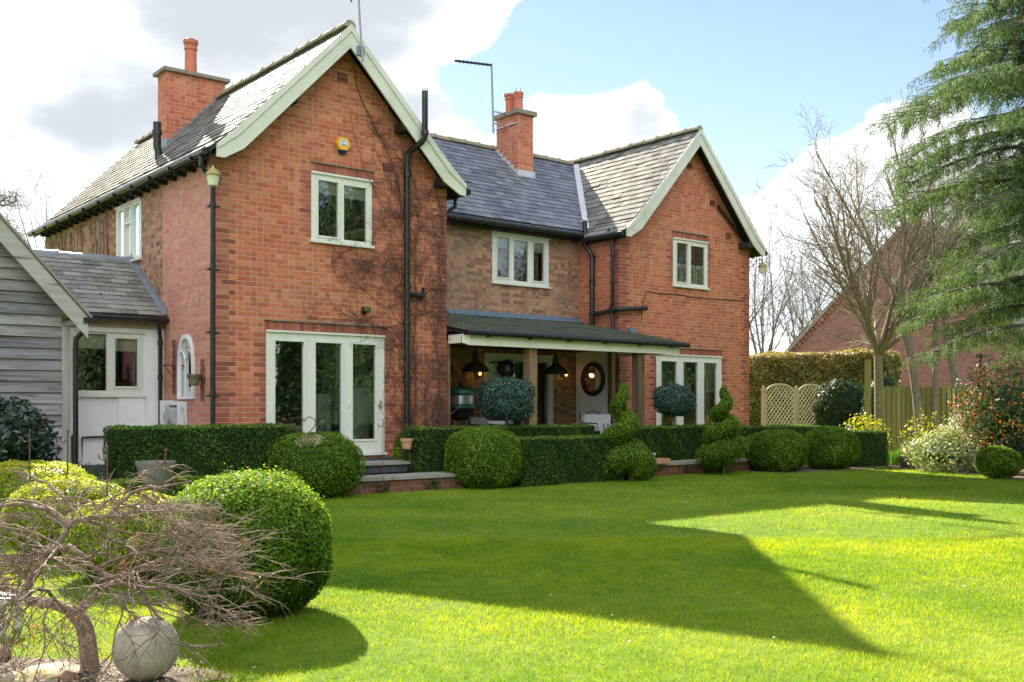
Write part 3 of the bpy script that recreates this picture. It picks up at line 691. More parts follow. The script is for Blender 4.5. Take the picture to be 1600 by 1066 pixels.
# bargeboards
def barge(xe, ze, xk, zk, xr, zr, Y, w_=.33):
    pts_o = [(xe, ze), (xk, zk), (xr, zr)]
    s = 1 if xr > xe else -1
    ln = w_ * 1.05
    pts = [(xe, Y, ze), (xk, Y, zk), (xr, Y, zr), (xr, Y, zr - ln * 1.12), (xk + s * .16, Y, zk - ln * .80), (xe + s * .13, Y, ze - .20), (xe, Y, ze - .20)]
    mb = MB(); mb.prism(pts, (0, .035, 0)); B = mb.build('bargeboard', MAT['sage'], H)
    m2 = MB(); d = .12
    m2.prism([(xe, Y - .022, ze + .005), (xk, Y - .022, zk + .005), (xr, Y - .022, zr + .005), (xr, Y - .022, zr - d), (xk + s * .05, Y - .022, zk - d * .8), (xe, Y - .022, ze - d * .6)], (0, .0215, 0)); m2.build('moulding', MAT['sage'], B)
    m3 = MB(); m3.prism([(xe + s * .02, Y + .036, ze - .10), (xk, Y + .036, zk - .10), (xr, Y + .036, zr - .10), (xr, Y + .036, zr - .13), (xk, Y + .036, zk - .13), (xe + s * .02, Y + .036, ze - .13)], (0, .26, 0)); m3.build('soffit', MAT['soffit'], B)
barge(-.13, 5.47, .16, 5.74, 2.24, 7.86, -.36); barge(4.66, 5.47, 4.34, 5.74, 2.24, 7.86, -.36)
barge(10.27, 5.49, 10.6, 5.79, 12.81, 8.16, 1.04); barge(15.33, 5.49, 15.03, 5.79, 12.81, 8.16, 1.04)
for (x, z, Y) in ((3.42, 6.36, 0), (4.28, 5.50, 0), (1.18, 6.45, 0), (14.78, 5.55, 1.4)):
    mb = MB(); mb.box((x - .09, Y - .33, z - .09), (x + .09, Y + .02, z + .06)); mb.build('purlin_end', MAT['soffit'], H)
mb = MB()
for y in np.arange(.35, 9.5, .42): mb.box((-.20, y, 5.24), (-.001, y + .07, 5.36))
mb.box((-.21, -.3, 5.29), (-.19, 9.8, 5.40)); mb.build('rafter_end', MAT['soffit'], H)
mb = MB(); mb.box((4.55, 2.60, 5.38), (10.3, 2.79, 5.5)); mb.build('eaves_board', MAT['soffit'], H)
mb = MB(); mb.box((10.24, 1.2, 5.28), (10.37, 2.5, 5.42)); mb.build('eaves_board', MAT['soffit'], H)
def gutter(p0, p1, r=.06, name='gutter', parent=H):
    mb = MB(); mb.tube([p0, p1], r, 10); G_ = mb.build(name, MAT['black'], parent, smooth=True)
    d = Vector(p1) - Vector(p0); n = int(d.length / .9)
    for k in range(n):
        m2 = MB(); q = Vector(p0) + d * ((k + .5) / n); m2.box((q.x - .02, q.y - .075, q.z - .07), (q.x + .02, q.y + .075, q.z - .01)) if abs(d.x) > abs(d.y) else m2.box((q.x - .075, q.y - .02, q.z - .07), (q.x + .075, q.y + .02, q.z - .01))
        m2.build('gutter_bracket', MAT['black'], G_)
    return G_
gutter((-.29, -.28, 5.35), (-.29, 9.8, 5.35)); gutter((4.78, -.28, 5.37), (4.78, 2.5, 5.37)); gutter((4.86, 2.46, 5.49), (10.2, 2.46, 5.47)); gutter((10.17, 1.08, 5.36), (10.17, 2.4, 5.36)); gutter((15.46, 1.1, 5.38), (15.46, 9.3, 5.36))
def pipe(pts, r=.037, name='downpipe', collars=(), parent=H, mat='black'):
    mb = MB(); mb.tube(pts, r, 10)
    for c in collars:
        mb.tube([(c[0], c[1], c[2] - .04), (c[0], c[1], c[2] + .04)], r * 1.28, 10)
    return mb.build(name, MAT[mat], parent, smooth=True)
pipe([(-.29, -.12, 5.34), (-.29, -.12, 5.16), (-.08, .0, 4.98), (-.045, .01, 4.85), (-.045, .01, .35)], .037, collars=[(-.045, .01, z) for z in (4.6, 3.6, 2.6, 1.6)])
for z in (4.55, 3.55, 2.55, 1.55): mb = MB(); mb.box((-.12, .0, z), (.0, .10, z + .03)); mb.box((-.03, -.02, z + .005), (.06, .02, z + .025)); mb.build('pipe_clip', MAT['black'], H)
pipe([(4.78, .15, 5.36), (4.78, .15, 5.16), (4.60, .2, 5.02), (4.54, .2, 4.9), (4.54, .2, 3.1)], .035)
# flue on the left gable
fx = 3.55
pipe([(fx, -.09, .3), (fx, -.09, 5.86), (fx + .02, -.12, 5.95), (fx + .10, -.42, 6.10), (fx + .13, -.46, 6.18), (fx + .13, -.46, 6.98)], .056, 'flue_pipe', collars=[(fx, -.09, z) for z in (5.55, 4.45, 3.55, 2.9, 1.9)] + [(fx + .13, -.46, 6.25)])
mb = MB(); mb.tube([(fx + .13, -.46, 6.98), (fx + .13, -.46, 7.03)], .057, 12); mb.build('flue_band', MAT['labelw'], H, smooth=True)
pipe([(fx, -.09, 3.42), (fx + .34, -.09, 3.40), (fx + .36, -.09, 3.55)], .045, 'branch_pipe')
# pipes in the inner corner of the right wing
X = 10.27; P = lambda px, py: onX(px, py, X)
a = P(925, 520); b = P(925, 398); c = P(914, 384); d = P(914, 345)
pipe([a, b, c, d], .058, 'soil_pipe', collars=[P(925, 440), P(925, 400), P(925, 492), P(914, 380)])
a = P(951, 358); b = P(957, 376); c = P(957, 476); e = P(953, 482); f_ = P(957, 492); g_ = P(957, 522)
pipe([(10.17, a[1], 5.34), a, b, c, e, f_, g_], .037, collars=[P(957, 400), P(957, 440)])
h0 = P(925, 492); h1 = onX(966, 485, X); h2 = onY(1010, 482, 1.28)
pipe([h0, (X, 1.30, (h0[2] + h2[2]) / 2), (X + .02, 1.28, (h0[2] + h2[2]) / 2), h2], .058, 'waste_pipe')
pipe([onY(1122, 322, 1.33), onY(1176, 394, 1.33)], .035, 'overflow_pipe')
pts = [onY(1003, 520, 1.385), onY(1003, 482, 1.385), onY(1005, 468, 1.385), onY(1012, 455, 1.385), onY(1030, 459, 1.385), onY(1060, 460, 1.385), onY(1078, 464, 1.385), onY(1110, 467, 1.385), onY(1165, 470, 1.385)]
pipe(pts, .009, 'cable')
mb = MB(); q = onY(987, 517, 1.37); mb.box((q[0] - .12, 1.32, q[2] - .05), (q[0] + .12, 1.399, q[2] + .05)); mb.build('lead_box', MAT['blueflash'], H)

# chimneys
def chimney(x0, x1, y0, y1, z0, z1, cap=.10):
    mb = MB(); mb.box((x0, y0, z0), (x1, y1, z1)); C = mb.build('chimney', MAT['brick' if x0 > 5 else 'brick'], H)
    m2 = MB(); m2.box((x0 - .08, y0 - .08, z1 + .001), (x1 + .08, y1 + .08, z1 + cap)); m2.build('chimney_cap', MAT['capstone'], C)
    return C
C1 = chimney(1.10, 2.34, 5.0, 5.5, 6.3, 8.19, .07)
def chpot(C, x, y, z, h, r, crown=True):
    mb = MB(); pr_ = [(r * 1.12, 0), (r * 1.1, .05), (r * .93, .08), (r * .86, h * .70), (r * 1.0, h * .72), (r * 1.0, h * .77), (r * .9, h * .80), (r * .98, h * .86)] + ([(r * 1.12, h * .88), (r * 1.12, h * .97), (r * .85, h), (r * .6, h - .02)] if crown else [(r * 1.02, h * .9), (r * 1.05, h), (r * .8, h)])
    mb.lathe(pr_, (x, y, z), 20); return mb.build('chimney_pot', MAT['terracotta'], C, smooth=True)
chpot(C1, 1.70, 5.25, 8.24, .78, .135)
mb = MB()
for k in range(9):   # stepped blue flashing on the left chimney
    x = 1.10 + k * .125; z = 6.70 + k * .125 * 1.01; mb.box((x, 4.985, z - .12), (x + .125, 4.999, z + .12))
mb.build('flashing', MAT['blueflash'], C1)
mb = MB(); mb.box((1.085, 4.98, 6.5), (1.10, 5.5, 6.82)); mb.build('flashing', MAT['lead'], C1)
C2 = chimney(9.87, 10.38, 4.5, 5.36, 7.2, 8.78, .11)
chpot(C2, 10.08, 4.73, 8.89, .50, .13, False); chpot(C2, 10.08, 5.08, 8.89, .55, .135, True)
mb = MB(); mb.lathe([(.07, 0), (.07, .12), (.03, .12)], (10.08, 4.73, 9.38), 14); mb.build('cowl', MAT['steel'], C2, smooth=True)
mb = MB(); wl_ = MAT['valley'] if 'valley' in MAT else bpy.data.materials['valley']
mb.box((9.85, 4.44, 7.17), (10.40, 4.499, 7.36))
for k in range(6): y = 4.5 + k * .15; z = 7.28 + k * .125; mb.box((9.852, y, z - .1), (9.869, y + .15, z + .11))
mb.build('flashing', wl_, C2)
# vent pipe on the left roof
q = onX(250, 215, .55); vx, vy = .62, 4.15; vz = 6.2
pipe([(vx, vy, vz - .1), (vx, vy, vz + .10), (vx - .03, vy, vz + .2), (vx - .03, vy, vz + .68)], .075, 'roof_vent', collars=[(vx - .03, vy, vz + .48)])

# lean-to porch
PY = -.45; sl = (3.42 - 2.78) / (2.79 + .58)
mb = MB(); mb.prism([(4.56, -.55, 2.70), (4.56, 2.79, 2.70 + sl * 3.34), (4.56, 2.79, 2.76 + sl * 3.34), (4.56, -.55, 2.76)], (5.86, 0, 0)); PR = mb.build('porch_roof', MAT['soffit'], H)
def clipp(p): return not (p.x > 10.36 and p.y > 1.38) and p.x < 10.44
slates('slate_course', (4.5, -.58, 2.775), (1, 0, 0), (0, 1, sl), 5.94, 3.40, 'felt', PR, g=.14, wd=.20, clip=clipp, seed=31)
mb = MB(); mb.box((4.5, 2.74, 3.40), (10.37, 2.797, 3.53)); mb.prism([(4.5, 2.60, 3.41), (10.37, 2.60, 3.41), (10.37, 2.75, 3.44), (4.5, 2.75, 3.44)], (0, 0, .015)); mb.build('lead_flashing', MAT['blueflash'], PR)
mb = MB(); mb.box((4.62, PY - .06, 2.52), (10.30, PY, 2.715)); mb.box((4.50, PY, 2.56), (4.55, -.02, 2.72)); mb.prism([(4.50, PY + .0, 2.56), (4.62, PY - .03, 2.54), (4.62, PY - .03, 2.70), (4.50, PY + .0, 2.70)], (0, .02, 0)); mb.box((10.27, PY, 2.54), (10.30, 1.38, 2.70)); mb.build('porch_fascia', MAT['cream'], PR)
mb = MB(); mb.box((4.56, -.02, 2.56), (10.26, .14, 2.70)); mb.build('beam', MAT['oak'], PR)
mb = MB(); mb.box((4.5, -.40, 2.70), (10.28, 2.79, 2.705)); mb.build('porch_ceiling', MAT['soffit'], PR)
gutter((4.52, -.60, 2.745), (10.50, -.60, 2.725), .052, parent=PR)
mb = MB(); mb.box((10.3, 2.4 - .75, .4), (10.379, 2.78, 2.7)); 
for z in np.arange(.4, 2.7, .155): mb.box((10.282, 1.68, z), (10.2995, 2.78, z + .150))
mb.build('white_boarding', MAT['white'], PR)
mb = MB(); mb.box((10.25, 1.50, .4), (10.375, 1.66, 2.7)); mb.build('post', MAT['oak'], PR)
for (x, y) in ((6.13, -.42), (9.12, -.42)):
    mb = MB(); mb.box((x, y, .225), (x + .19, y + .18, 2.54)); mb.build('post', MAT['oak' if x < 8 else 'oakdark'], PR)
mb = MB(); mb.box((4.485, -.02, .225), (4.545, .10, 2.6)); mb.build('post', MAT['oak'], PR)

# kitchen extension between barn and house
EY = 2.2
WE = (-1.48, -.37, 1.60, 2.68)
E_ = wall(TY(EY), -1.9, -.001, .42, 2.75, [WE], 'white'); E_.name = 'extension_wall'
mb = MB(); mb.T = TY(EY); mb.box((-1.9, -.1, 0), (-.002, .02, .42)); mb.build('plinth', MAT['greybrick'], H)
window(TY(EY), *WE, [(.03, .44, .06, .94, 0), (.57, .91, .13, .88, 1)], blind=.26, roommat='roomdark', rw=.02, depth=1.6)
mb = MB(); mb.T = TY(EY); mb.box((-1.9, .0, 2.74), (-.03, .035, 2.90)); mb.build('wall_plate', MAT['palewood'], H)
es = Vector((0, 3.87 - 2.04, 4.12 - 2.95))
mb = MB(); mb.prism([(-2.6, 2.04, 2.90), (-2.6, 3.87, 4.06), (-2.6, 5.7, 2.9)], (2.59, 0, 0)); ER = mb.build('extension_roof', MAT['soffit'], H)
slates('slate_course', (-2.6, 2.02, 2.95), (1, 0, 0), es, 2.55, es.length, 'slategrey', ER, g=.165, wd=.30, seed=41)
ridge((-2.6, 3.88, 4.13), (-.02, 3.88, 4.13), ER, r=.10, seg=.55, mat='lead')
mb = MB()
for k in range(15): y = 2.04 + k * .125; z = 2.97 + k * .125 * .64; mb.box((-.016, y, z - .02), (-.002, y + .125, z + .16))
mb.prism([(-.10, 2.02, 2.985), (-.003, 2.02, 2.99), (-.003, 3.86, 4.16), (-.10, 3.86, 4.155)], (0, 0, .012))
mb.build('flashing', MAT['lead'], ER)
gutter((-2.0, 1.97, 2.90), (-.02, 1.97, 2.89), .05, parent=ER)
pipe([(-.17, 1.97, 2.88), (-.17, 1.98, 2.74), (-.10, 2.12, 2.58), (-.10, 2.12, .3)], .036, collars=[(-.10, 2.12, 2.5), (-.10, 2.12, 1.9)])
mb = MB(); mb.T = TY(EY); mb.box((-.80, .001, .92), (-.34, .03, 1.56)); mb.build('meter_box', MAT['white'], H)
pipe([(-1.52, 2.13, .3), (-1.52, 2.13, .86), (-1.52, 2.19, .90)], .045, 'waste_pipe'); pipe([(-1.40, 2.14, .35), (-1.40, 2.14, .88), (-.62, 2.14, .90)], .022, 'waste_pipe')

# things seen through the glass
def curtain(W, T, u0, u1, z0, z1, n, mat):
    mb = MB(); mb.T = T; us = np.linspace(u0, u1, 30)
    for a, b_ in zip(us[:-1], us[1:]): mb.poly([(a, n + .03 * sin(a * 55), z0), (b_, n + .03 * sin(b_ * 55), z0), (b_, n + .03 * sin(b_ * 55), z1), (a, n + .03 * sin(a * 55), z1)])
    mb.build('curtain', MAT[mat], W)
MAT['curtain'] = flat_mat('curtain_cloth', (.42, .50, .50), .9, var=.1)
MAT['creamwall'] = flat_mat('cream_plaster', (.70, .60, .42), .8, var=.1)
curtain(wd1, TY(0), 2.35, 3.05, .62, 1.72, -.35, 'curtain'); curtain(wd1, TY(0), 1.98, 2.30, .62, 1.62, -.45, 'curtain')
curtain(wd3, TY(1.4), 13.45, 13.95, .62, 2.6, -.25, 'blind')
mb = MB(); mb.T = TY(0); mb.box((1.0, -1.3, .57), (1.9, -.9, 1.28)); tag(mb.build('cabinet', MAT['roomdark'], loc=(1.45, 1.1, .57)), 'brown cabinet inside, low behind the leftmost glass door', 'cabinet')
mb = MB(); mb.T = TY(0); mb.poly([(1.25, -3.30, 1.3), (1.75, -3.30, 1.3)] + [(1.5 + .25 * cos(t), -3.30, 2.2 + .25 * sin(t)) for t in np.linspace(0, pi, 12)]); mb.build('alcove', MAT['creamwall'], wd1)
# ------------------------------------------------------------------ timber barn at the left
BY = 1.0
B = thing('timber_barn', 'weathered grey timber clad barn end with a pale sloping bargeboard', 'barn', (-4.9, BY, 0))
sb = (4.10 - 2.72) / (-2.97 + 1.73)         # slope of the verge (negative)
def bz(x, off=0): return 2.74 + (x + 1.73) * sb + off if x > -4.9 else 2.74 + (-4.9 + 1.73) * sb - (x + 4.9) * sb + off
mb = MB(); z = .1; R = random.Random(5)
while z < 6:
    zt = z + .168; xr = -2.05
    # right end limited by the verge
    x_lim = -1.73 + (z - 2.40) / sb + .10
    xr = min(xr, x_lim); xl = -9.8 - xr
    if xr <= xl: break
    j = R.uniform(-4.2, -2.6); segs = [(xl, j), (j + .003, xr)] if (xr - j > .3 and R.random() < .35) else [(xl, xr)]
    for a, b_ in segs:
        r = R.random(); t = .034
        mb.prism([(a, BY - t - .012, z), (a, BY, z), (a, BY, zt + .012), (a, BY - .008, zt + .012)], (b_ - a, 0, 0), r)
    z = zt
mb.build('cladding', MAT['board'], B)
mb = MB(); mb.prism([(-2.0, BY + .004, 0), (-2.0, BY + .004, 2.6), (-4.9, BY + .004, 2.6 + 2.9 * -sb), (-7.8, BY + .004, 2.6), (-7.8, BY + .004, 0)], (0, .05, 0)); mb.build('backing_boards', MAT['roomdark'], B)
mb = MB(); mb.box((-2.05, BY - .05, .0), (-1.93, BY + .06, 2.62)); mb.build('corner_post', MAT['boardv'], B)
mb = MB(); mb.box((-2.0, BY + .02, 0), (-1.95, 6, 2.5)); mb.build('side_wall', MAT['boardv'], B)
for s in (1, -1):
    xe = -1.73 if s == 1 else -8.07; xr = -4.9
    mb = MB(); Yb = BY - .27
    mb.prism([(xe, Yb, 2.76), (xr, Yb, bz(xr) + .02), (xr, Yb, bz(xr) - .34), (xe, Yb, 2.44)], (0, .04, 0)); mb.build('bargeboard', MAT['bargewood'], B)
    mb = MB(); mb.prism([(xe + s * .04, Yb - .03, 2.745), (xr, Yb - .03, bz(xr) + .035), (xr, Yb - .03, bz(xr) + .075), (xe + s * .06, Yb - .03, 2.775)], (0, 5.5, 0)); mb.build('roof', MAT['slategrey'], B)
pipe([(-1.80, .80, 2.70), (-1.76, .84, 2.56), (-1.86, .90, 2.44), (-1.86, .92, 2.3), (-1.86, .92, .05)], .04, parent=B)
mb = MB(); mb.box((-1.80, .70, 2.68), (-1.58, 1.98, 2.76)); mb.build('gutter', MAT['black'], B)

# ------------------------------------------------------------------ foliage helpers
def wav(P, f, a, ph=0.0):
    x, y, z = P[:, 0], P[:, 1], P[:, 2]
    return a * (np.sin(f * x + 1.3 * f * y * .7 + ph) * np.sin(f * 1.17 * y + .6 * f * z + 2 * ph + 1) + .6 * np.sin(2.1 * f * z + f * x * 1.7 + ph * 3) * np.sin(1.9 * f * y + 2))
def leaves(P, Nn, size, aspect=.6, spread=.9, rnd=None, droop=0):
    n = len(P); q = rng.normal(size=(n, 3)) * spread
    m = Nn + q * .6; m /= np.linalg.norm(m, axis=1)[:, None]
    t = np.cross(m, rng.normal(size=(n, 3))); t /= np.linalg.norm(t, axis=1)[:, None] + 1e-9
    if droop: t[:, 2] -= droop; t /= np.linalg.norm(t, axis=1)[:, None]
    b = np.cross(m, t)
    s = (size * rng.uniform(.6, 1.25, n))[:, None]
    V = np.stack([P - t * s * .5, P + b * s * aspect * .5, P + t * s * .5, P - b * s * aspect * .5], 1).reshape(-1, 3)
    F = np.arange(4 * n).reshape(n, 4)
    if rnd is None: rnd = rng.random(n)
    return V, F, np.clip(rnd, 0, 1)
def join(parts):
    Vs, Fs, Rs = [], [], []; off = 0
    for V, F, r in parts: Vs.append(V); Fs.append(F + off); Rs.append(r); off += len(V)
    return np.concatenate(Vs), Fs, np.concatenate(Rs)
def sph_dirs(n):
    d = rng.normal(size=(n, 3)); return d / np.linalg.norm(d, axis=1)[:, None]
def sq_r(d, dims, p):
    a = np.abs(d / np.array(dims)); return (a[:, 0] ** p + a[:, 1] ** p + a[:, 2] ** p) ** (-1.0 / p)
def bush(name, label, cat, c, dims, mat, size=.035, n=9000, p=2.3, amp=.02, f=9, group=None, topbias=0.0, fuzz=.02, parent=None, flat=0.0, aspect=.6, core=.94, ph=None, shoots=0):
    """clipped or loose rounded bush: superellipsoid hull of small leaves, base at c.z"""
    c = np.array(c, float); dims = np.array(dims, float); cc = c + [0, 0, dims[2]]; ph = rng.uniform(0, 6) if ph is None else ph
    d = sph_dirs(n); P = d * sq_r(d, dims, p)[:, None]
    Nn = np.sign(P) * (np.abs(P / dims) ** (p - 1)) / dims; Nn /= np.linalg.norm(Nn, axis=1)[:, None]
    W = wav(P + cc, f, amp, ph) + wav(P + cc, f * 2.7, amp * .4, ph)
    P = P + Nn * (W + rng.uniform(-fuzz, fuzz, n))[:, None]
    if flat: P[:, 2] = np.maximum(P[:, 2], -dims[2] * flat)
    keep = P[:, 2] + cc[2] > c[2] - .02; P = P[keep]; Nn = Nn[keep]; W = W[keep]
    if shoots:
        up = np.clip(P[:, 2] / dims[2], 0, 1); ex = rng.exponential(.022, len(P)) * up * (rng.random(len(P)) < .35) * shoots; P = P + (Nn + np.array([0, 0, .6])) * ex[:, None]
    pt = wav(P + cc, 3.5, .5, ph + 2)
    r = rng.random(len(P)) * .75 + .12 + pt * .16 + W / (amp + 1e-6) * .07 + topbias * np.clip(P[:, 2] / dims[2], -1, 1)  # leaf colour lightened upward, standing in for sun on the crown
    A = leaves(P + cc, Nn, size, rnd=r, aspect=aspect)
    # inner hull
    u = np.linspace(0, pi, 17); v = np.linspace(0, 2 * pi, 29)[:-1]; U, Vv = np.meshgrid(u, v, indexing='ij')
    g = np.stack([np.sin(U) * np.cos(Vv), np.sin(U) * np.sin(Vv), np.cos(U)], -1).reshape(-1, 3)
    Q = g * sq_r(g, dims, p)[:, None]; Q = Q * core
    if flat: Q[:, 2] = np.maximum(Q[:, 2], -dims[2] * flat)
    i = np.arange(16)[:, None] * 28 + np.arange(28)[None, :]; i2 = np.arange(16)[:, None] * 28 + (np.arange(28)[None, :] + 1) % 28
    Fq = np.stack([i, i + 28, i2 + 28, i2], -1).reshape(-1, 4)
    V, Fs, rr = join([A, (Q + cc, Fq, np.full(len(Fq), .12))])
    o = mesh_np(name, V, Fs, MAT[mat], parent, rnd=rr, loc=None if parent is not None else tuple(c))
    if parent is None: tag(o, label, cat, group)
    return o
def hedge(name, label, cat, p0, p1, width, z0, z1, mat, size=.035, dens=4200, amp=.015, group=None, topbias=.30, rad=.05, top_rnd=0.0, f=8, slope=0.0, fuzz=.014):
    """clipped hedge running p0 -> p1 (front face line), extending width to the back"""
    p0 = np.array(p0[:2], float); p1 = np.array(p1[:2], float); Ln = np.linalg.norm(p1 - p0); ax = (p1 - p0) / Ln; ay = np.array([-ax[1], ax[0]])
    if ay[1] < 0: ay = -ay
    h = z1 - z0; ar = [Ln * h, width * h, width * h, Ln * width]; parts = []; ph = rng.uniform(0, 6)
    for k, a in enumerate(ar):
        n = int(a * dens); s = rng.random(n); t = rng.random(n)
        if k == 0: L_ = np.stack([s * Ln, np.zeros(n), t * h], 1); nn = np.tile([0, -1, 0], (n, 1))
        elif k == 1: L_ = np.stack([np.zeros(n), s * width, t * h], 1); nn = np.tile([-1, 0, 0], (n, 1))
        elif k == 2: L_ = np.stack([np.full(n, Ln), s * width, t * h], 1); nn = np.tile([1, 0, 0], (n, 1))
        else: L_ = np.stack([s * Ln, t * width, np.full(n, h)], 1); nn = np.tile([0, 0, 1], (n, 1))
        lo = np.array([rad, rad, -1]); hi = np.array([Ln - rad, width - rad, h - rad])
        inner = np.clip(L_, lo, hi); dd = L_ - inner; ln = np.linalg.norm(dd, axis=1); ok = ln > 1e-6
        nn = np.where(ok[:, None], dd / (ln[:, None] + 1e-9), nn); L2 = np.where(ok[:, None], inner + nn * rad, L_)
        W = wav(L2, f, amp, ph) + wav(L2, f * 3, amp * .5, ph)
        L2 = L2 + nn * (W + rng.uniform(-fuzz, fuzz, n))[:, None]
        G_ = np.stack([p0[0] + L2[:, 0] * ax[0] + L2[:, 1] * ay[0], p0[1] + L2[:, 0] * ax[1] + L2[:, 1] * ay[1], z0 + L2[:, 2] + slope * L2[:, 0] * (L2[:, 2] / h)], 1)
        Nw = np.stack([nn[:, 0] * ax[0] + nn[:, 1] * ay[0], nn[:, 0] * ax[1] + nn[:, 1] * ay[1], nn[:, 2]], 1)
        r = rng.random(n) * .75 + .1 + wav(L2, 3.2, .07, ph) + topbias * (nn[:, 2] > .5) + W / amp * .05 + (top_rnd * np.clip((L2[:, 2] / h - .86) / .14, 0, 1) if top_rnd else 0)  # leaves on the top face tinted lighter to stand in for sunlight
        parts.append(leaves(G_, Nw, size, rnd=r))
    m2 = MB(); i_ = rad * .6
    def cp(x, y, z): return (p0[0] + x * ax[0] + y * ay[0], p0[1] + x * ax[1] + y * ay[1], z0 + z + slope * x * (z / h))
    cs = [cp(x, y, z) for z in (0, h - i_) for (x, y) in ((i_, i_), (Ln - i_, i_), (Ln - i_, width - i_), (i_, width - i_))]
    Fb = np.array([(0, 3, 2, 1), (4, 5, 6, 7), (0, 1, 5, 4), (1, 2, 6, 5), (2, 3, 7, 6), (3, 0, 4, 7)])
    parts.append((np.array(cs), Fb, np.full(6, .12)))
    V, Fs, rr = join(parts)
    c = (*(p0 + ax * Ln / 2 + ay * width / 2), z0)
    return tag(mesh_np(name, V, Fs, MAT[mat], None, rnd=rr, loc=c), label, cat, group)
def spiral(name, label, c, H_, R0, turns, mat, n=11000, size=.04, group=None, ph0=0.0, tipr=.10):
    """clipped spiral: foliage tube winding up round a stem"""
    c = np.array(c, float); o = thing(name, label, 'topiary', tuple(c), group)
    t = rng.random(n) ** 1.25; a = 2 * pi * turns * t + ph0
    Re = R0 * (1 - t) ** .7 + tipr; rt = Re * .57 + .03; rp = (Re - rt * .85)
    cen = np.stack([np.cos(a) * rp, np.sin(a) * rp, rt * .8 + t * (H_ - rt * 1.3)], 1)
    q = sph_dirs(n); P = cen + q * rt[:, None] * np.array([1, 1, .8]) * (1 + rng.uniform(-.08, .08, n))[:, None]
    keep = P[:, 2] > -.02; P, q, t = P[keep], q[keep], t[keep]
    A = leaves(P + c, q, size, rnd=rng.random(len(P)) * .8 + .1 + .12 * q[:, 2])
    mesh_np('foliage', A[0], [A[1]], MAT[mat], o, rnd=A[2])
    ts = np.linspace(0, 1, 50); aa = 2 * pi * turns * ts + ph0; Re = R0 * (1 - ts) ** .7 + tipr; r2 = Re * .57 + .03; p2 = (Re - r2 * .85)
    ce = np.stack([np.cos(aa) * p2, np.sin(aa) * p2, r2 * .8 + ts * (H_ - r2 * 1.3)], 1) + c
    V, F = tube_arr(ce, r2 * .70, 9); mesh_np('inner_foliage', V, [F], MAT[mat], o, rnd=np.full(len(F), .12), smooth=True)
    m2 = MB(); m2.tube([(c[0], c[1], c[2]), (c[0], c[1], c[2] + H_ * .9)], .02, 6); m2.build('trunk', MAT['barktree'], o)
    return o

# ------------------------------------------------------------------ clipped hedges and balls by the house
TZ = .225
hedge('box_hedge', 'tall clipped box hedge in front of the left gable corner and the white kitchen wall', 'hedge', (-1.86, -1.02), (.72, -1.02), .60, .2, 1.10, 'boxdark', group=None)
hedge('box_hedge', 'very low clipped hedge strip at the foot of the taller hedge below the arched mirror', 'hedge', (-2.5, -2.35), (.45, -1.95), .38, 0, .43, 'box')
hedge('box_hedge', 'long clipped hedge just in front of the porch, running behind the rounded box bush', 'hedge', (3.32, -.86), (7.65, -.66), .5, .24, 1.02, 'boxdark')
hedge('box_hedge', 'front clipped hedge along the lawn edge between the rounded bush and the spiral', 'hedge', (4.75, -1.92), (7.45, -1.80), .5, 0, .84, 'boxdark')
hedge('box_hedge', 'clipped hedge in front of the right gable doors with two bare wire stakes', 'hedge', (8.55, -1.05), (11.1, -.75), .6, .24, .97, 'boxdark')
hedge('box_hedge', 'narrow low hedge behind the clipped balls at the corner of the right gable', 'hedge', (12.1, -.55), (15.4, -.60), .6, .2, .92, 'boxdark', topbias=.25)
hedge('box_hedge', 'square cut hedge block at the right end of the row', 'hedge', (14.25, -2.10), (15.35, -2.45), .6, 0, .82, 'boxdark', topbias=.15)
def ball(lbl, px, d, w, zt, p=2.5, **k):
    x, y, _ = at(px, d); return bush('box_ball', lbl, 'topiary', (x, y, 0), (w, w, zt / 2), 'box', p=p, **k)
bA = ball('large clipped box dome beside the left steps with a bleached patch on top', 492, 16.05, .70, .98, n=20000, size=.032, amp=.025)
MAT['straw'] = leaf_mat('bleached_leaf', [(0, (.16, .17, .06)), (1, (.42, .38, .22))], trans=.2)
q_ = sph_dirs(40000); q_ = q_[(q_ * (np.array([-.42, -.55, .72]) / 1.0)).sum(1) > .955 + rng.uniform(-.03, .03, 40000)]; Pq = q_ * sq_r(q_, np.array([.70, .70, .49]), 2.5)[:, None] * 1.025
A = leaves(Pq + np.array([bA.location[0], bA.location[1], .48]), q_, .032, rnd=None); mesh_np('dry_patch', A[0], [A[1]], MAT['straw'], bA, rnd=A[2])
for xx, wl__ in ((2.2, 'dark weed tuft in the terrace brick edge right beside the big clipped dome'), (3.2, 'dark weed tuft in the terrace brick edge beside the upright rounded bush'), (9.55, 'dark weed tuft in the terrace brick edge under the hedge gap at the right')):
    n = 160; Pm = np.stack([xx + rng.normal(0, .09, n), -1.43 + rng.normal(0, .02, n), rng.uniform(.0, .16, n)], 1); A = leaves(Pm, np.tile([0, -1, 0], (n, 1)).astype(float), .035); tag(mesh_np('moss_tuft', A[0], [A[1]], MAT['moss' if 'moss' in MAT else 'purple_'] if False else MAT['ivy'], rnd=A[2], loc=(xx, -1.43, 0)), wl__, 'weed')
ball('rounded upright box bush between the steps and the front hedge', 755, 17.9, .585, 1.0, p=3.2, n=18000, size=.035, amp=.012, topbias=.08)
ball('small dark box ball behind the clay pot by the step', 626, 18.7, .22, .95, n=4500, size=.035)
ball('lumpy green box bush right of the right-hand spiral', 1215, 22.4, .58, .88, n=15000, size=.04, amp=.03)
ball('broad clipped box ball next to the square hedge block', 1296, 23.2, .60, .93, n=15000, size=.04, amp=.02)
ball('low box lump joining the spiral base to the ball beside it', 1182, 22.9, .34, .74, n=7000, size=.04, amp=.03)
ball('small round box ball alone on the lawn edge under the cedar', 1560, 20.3, .40, .60, p=2.1, n=9000, size=.045, amp=.02)
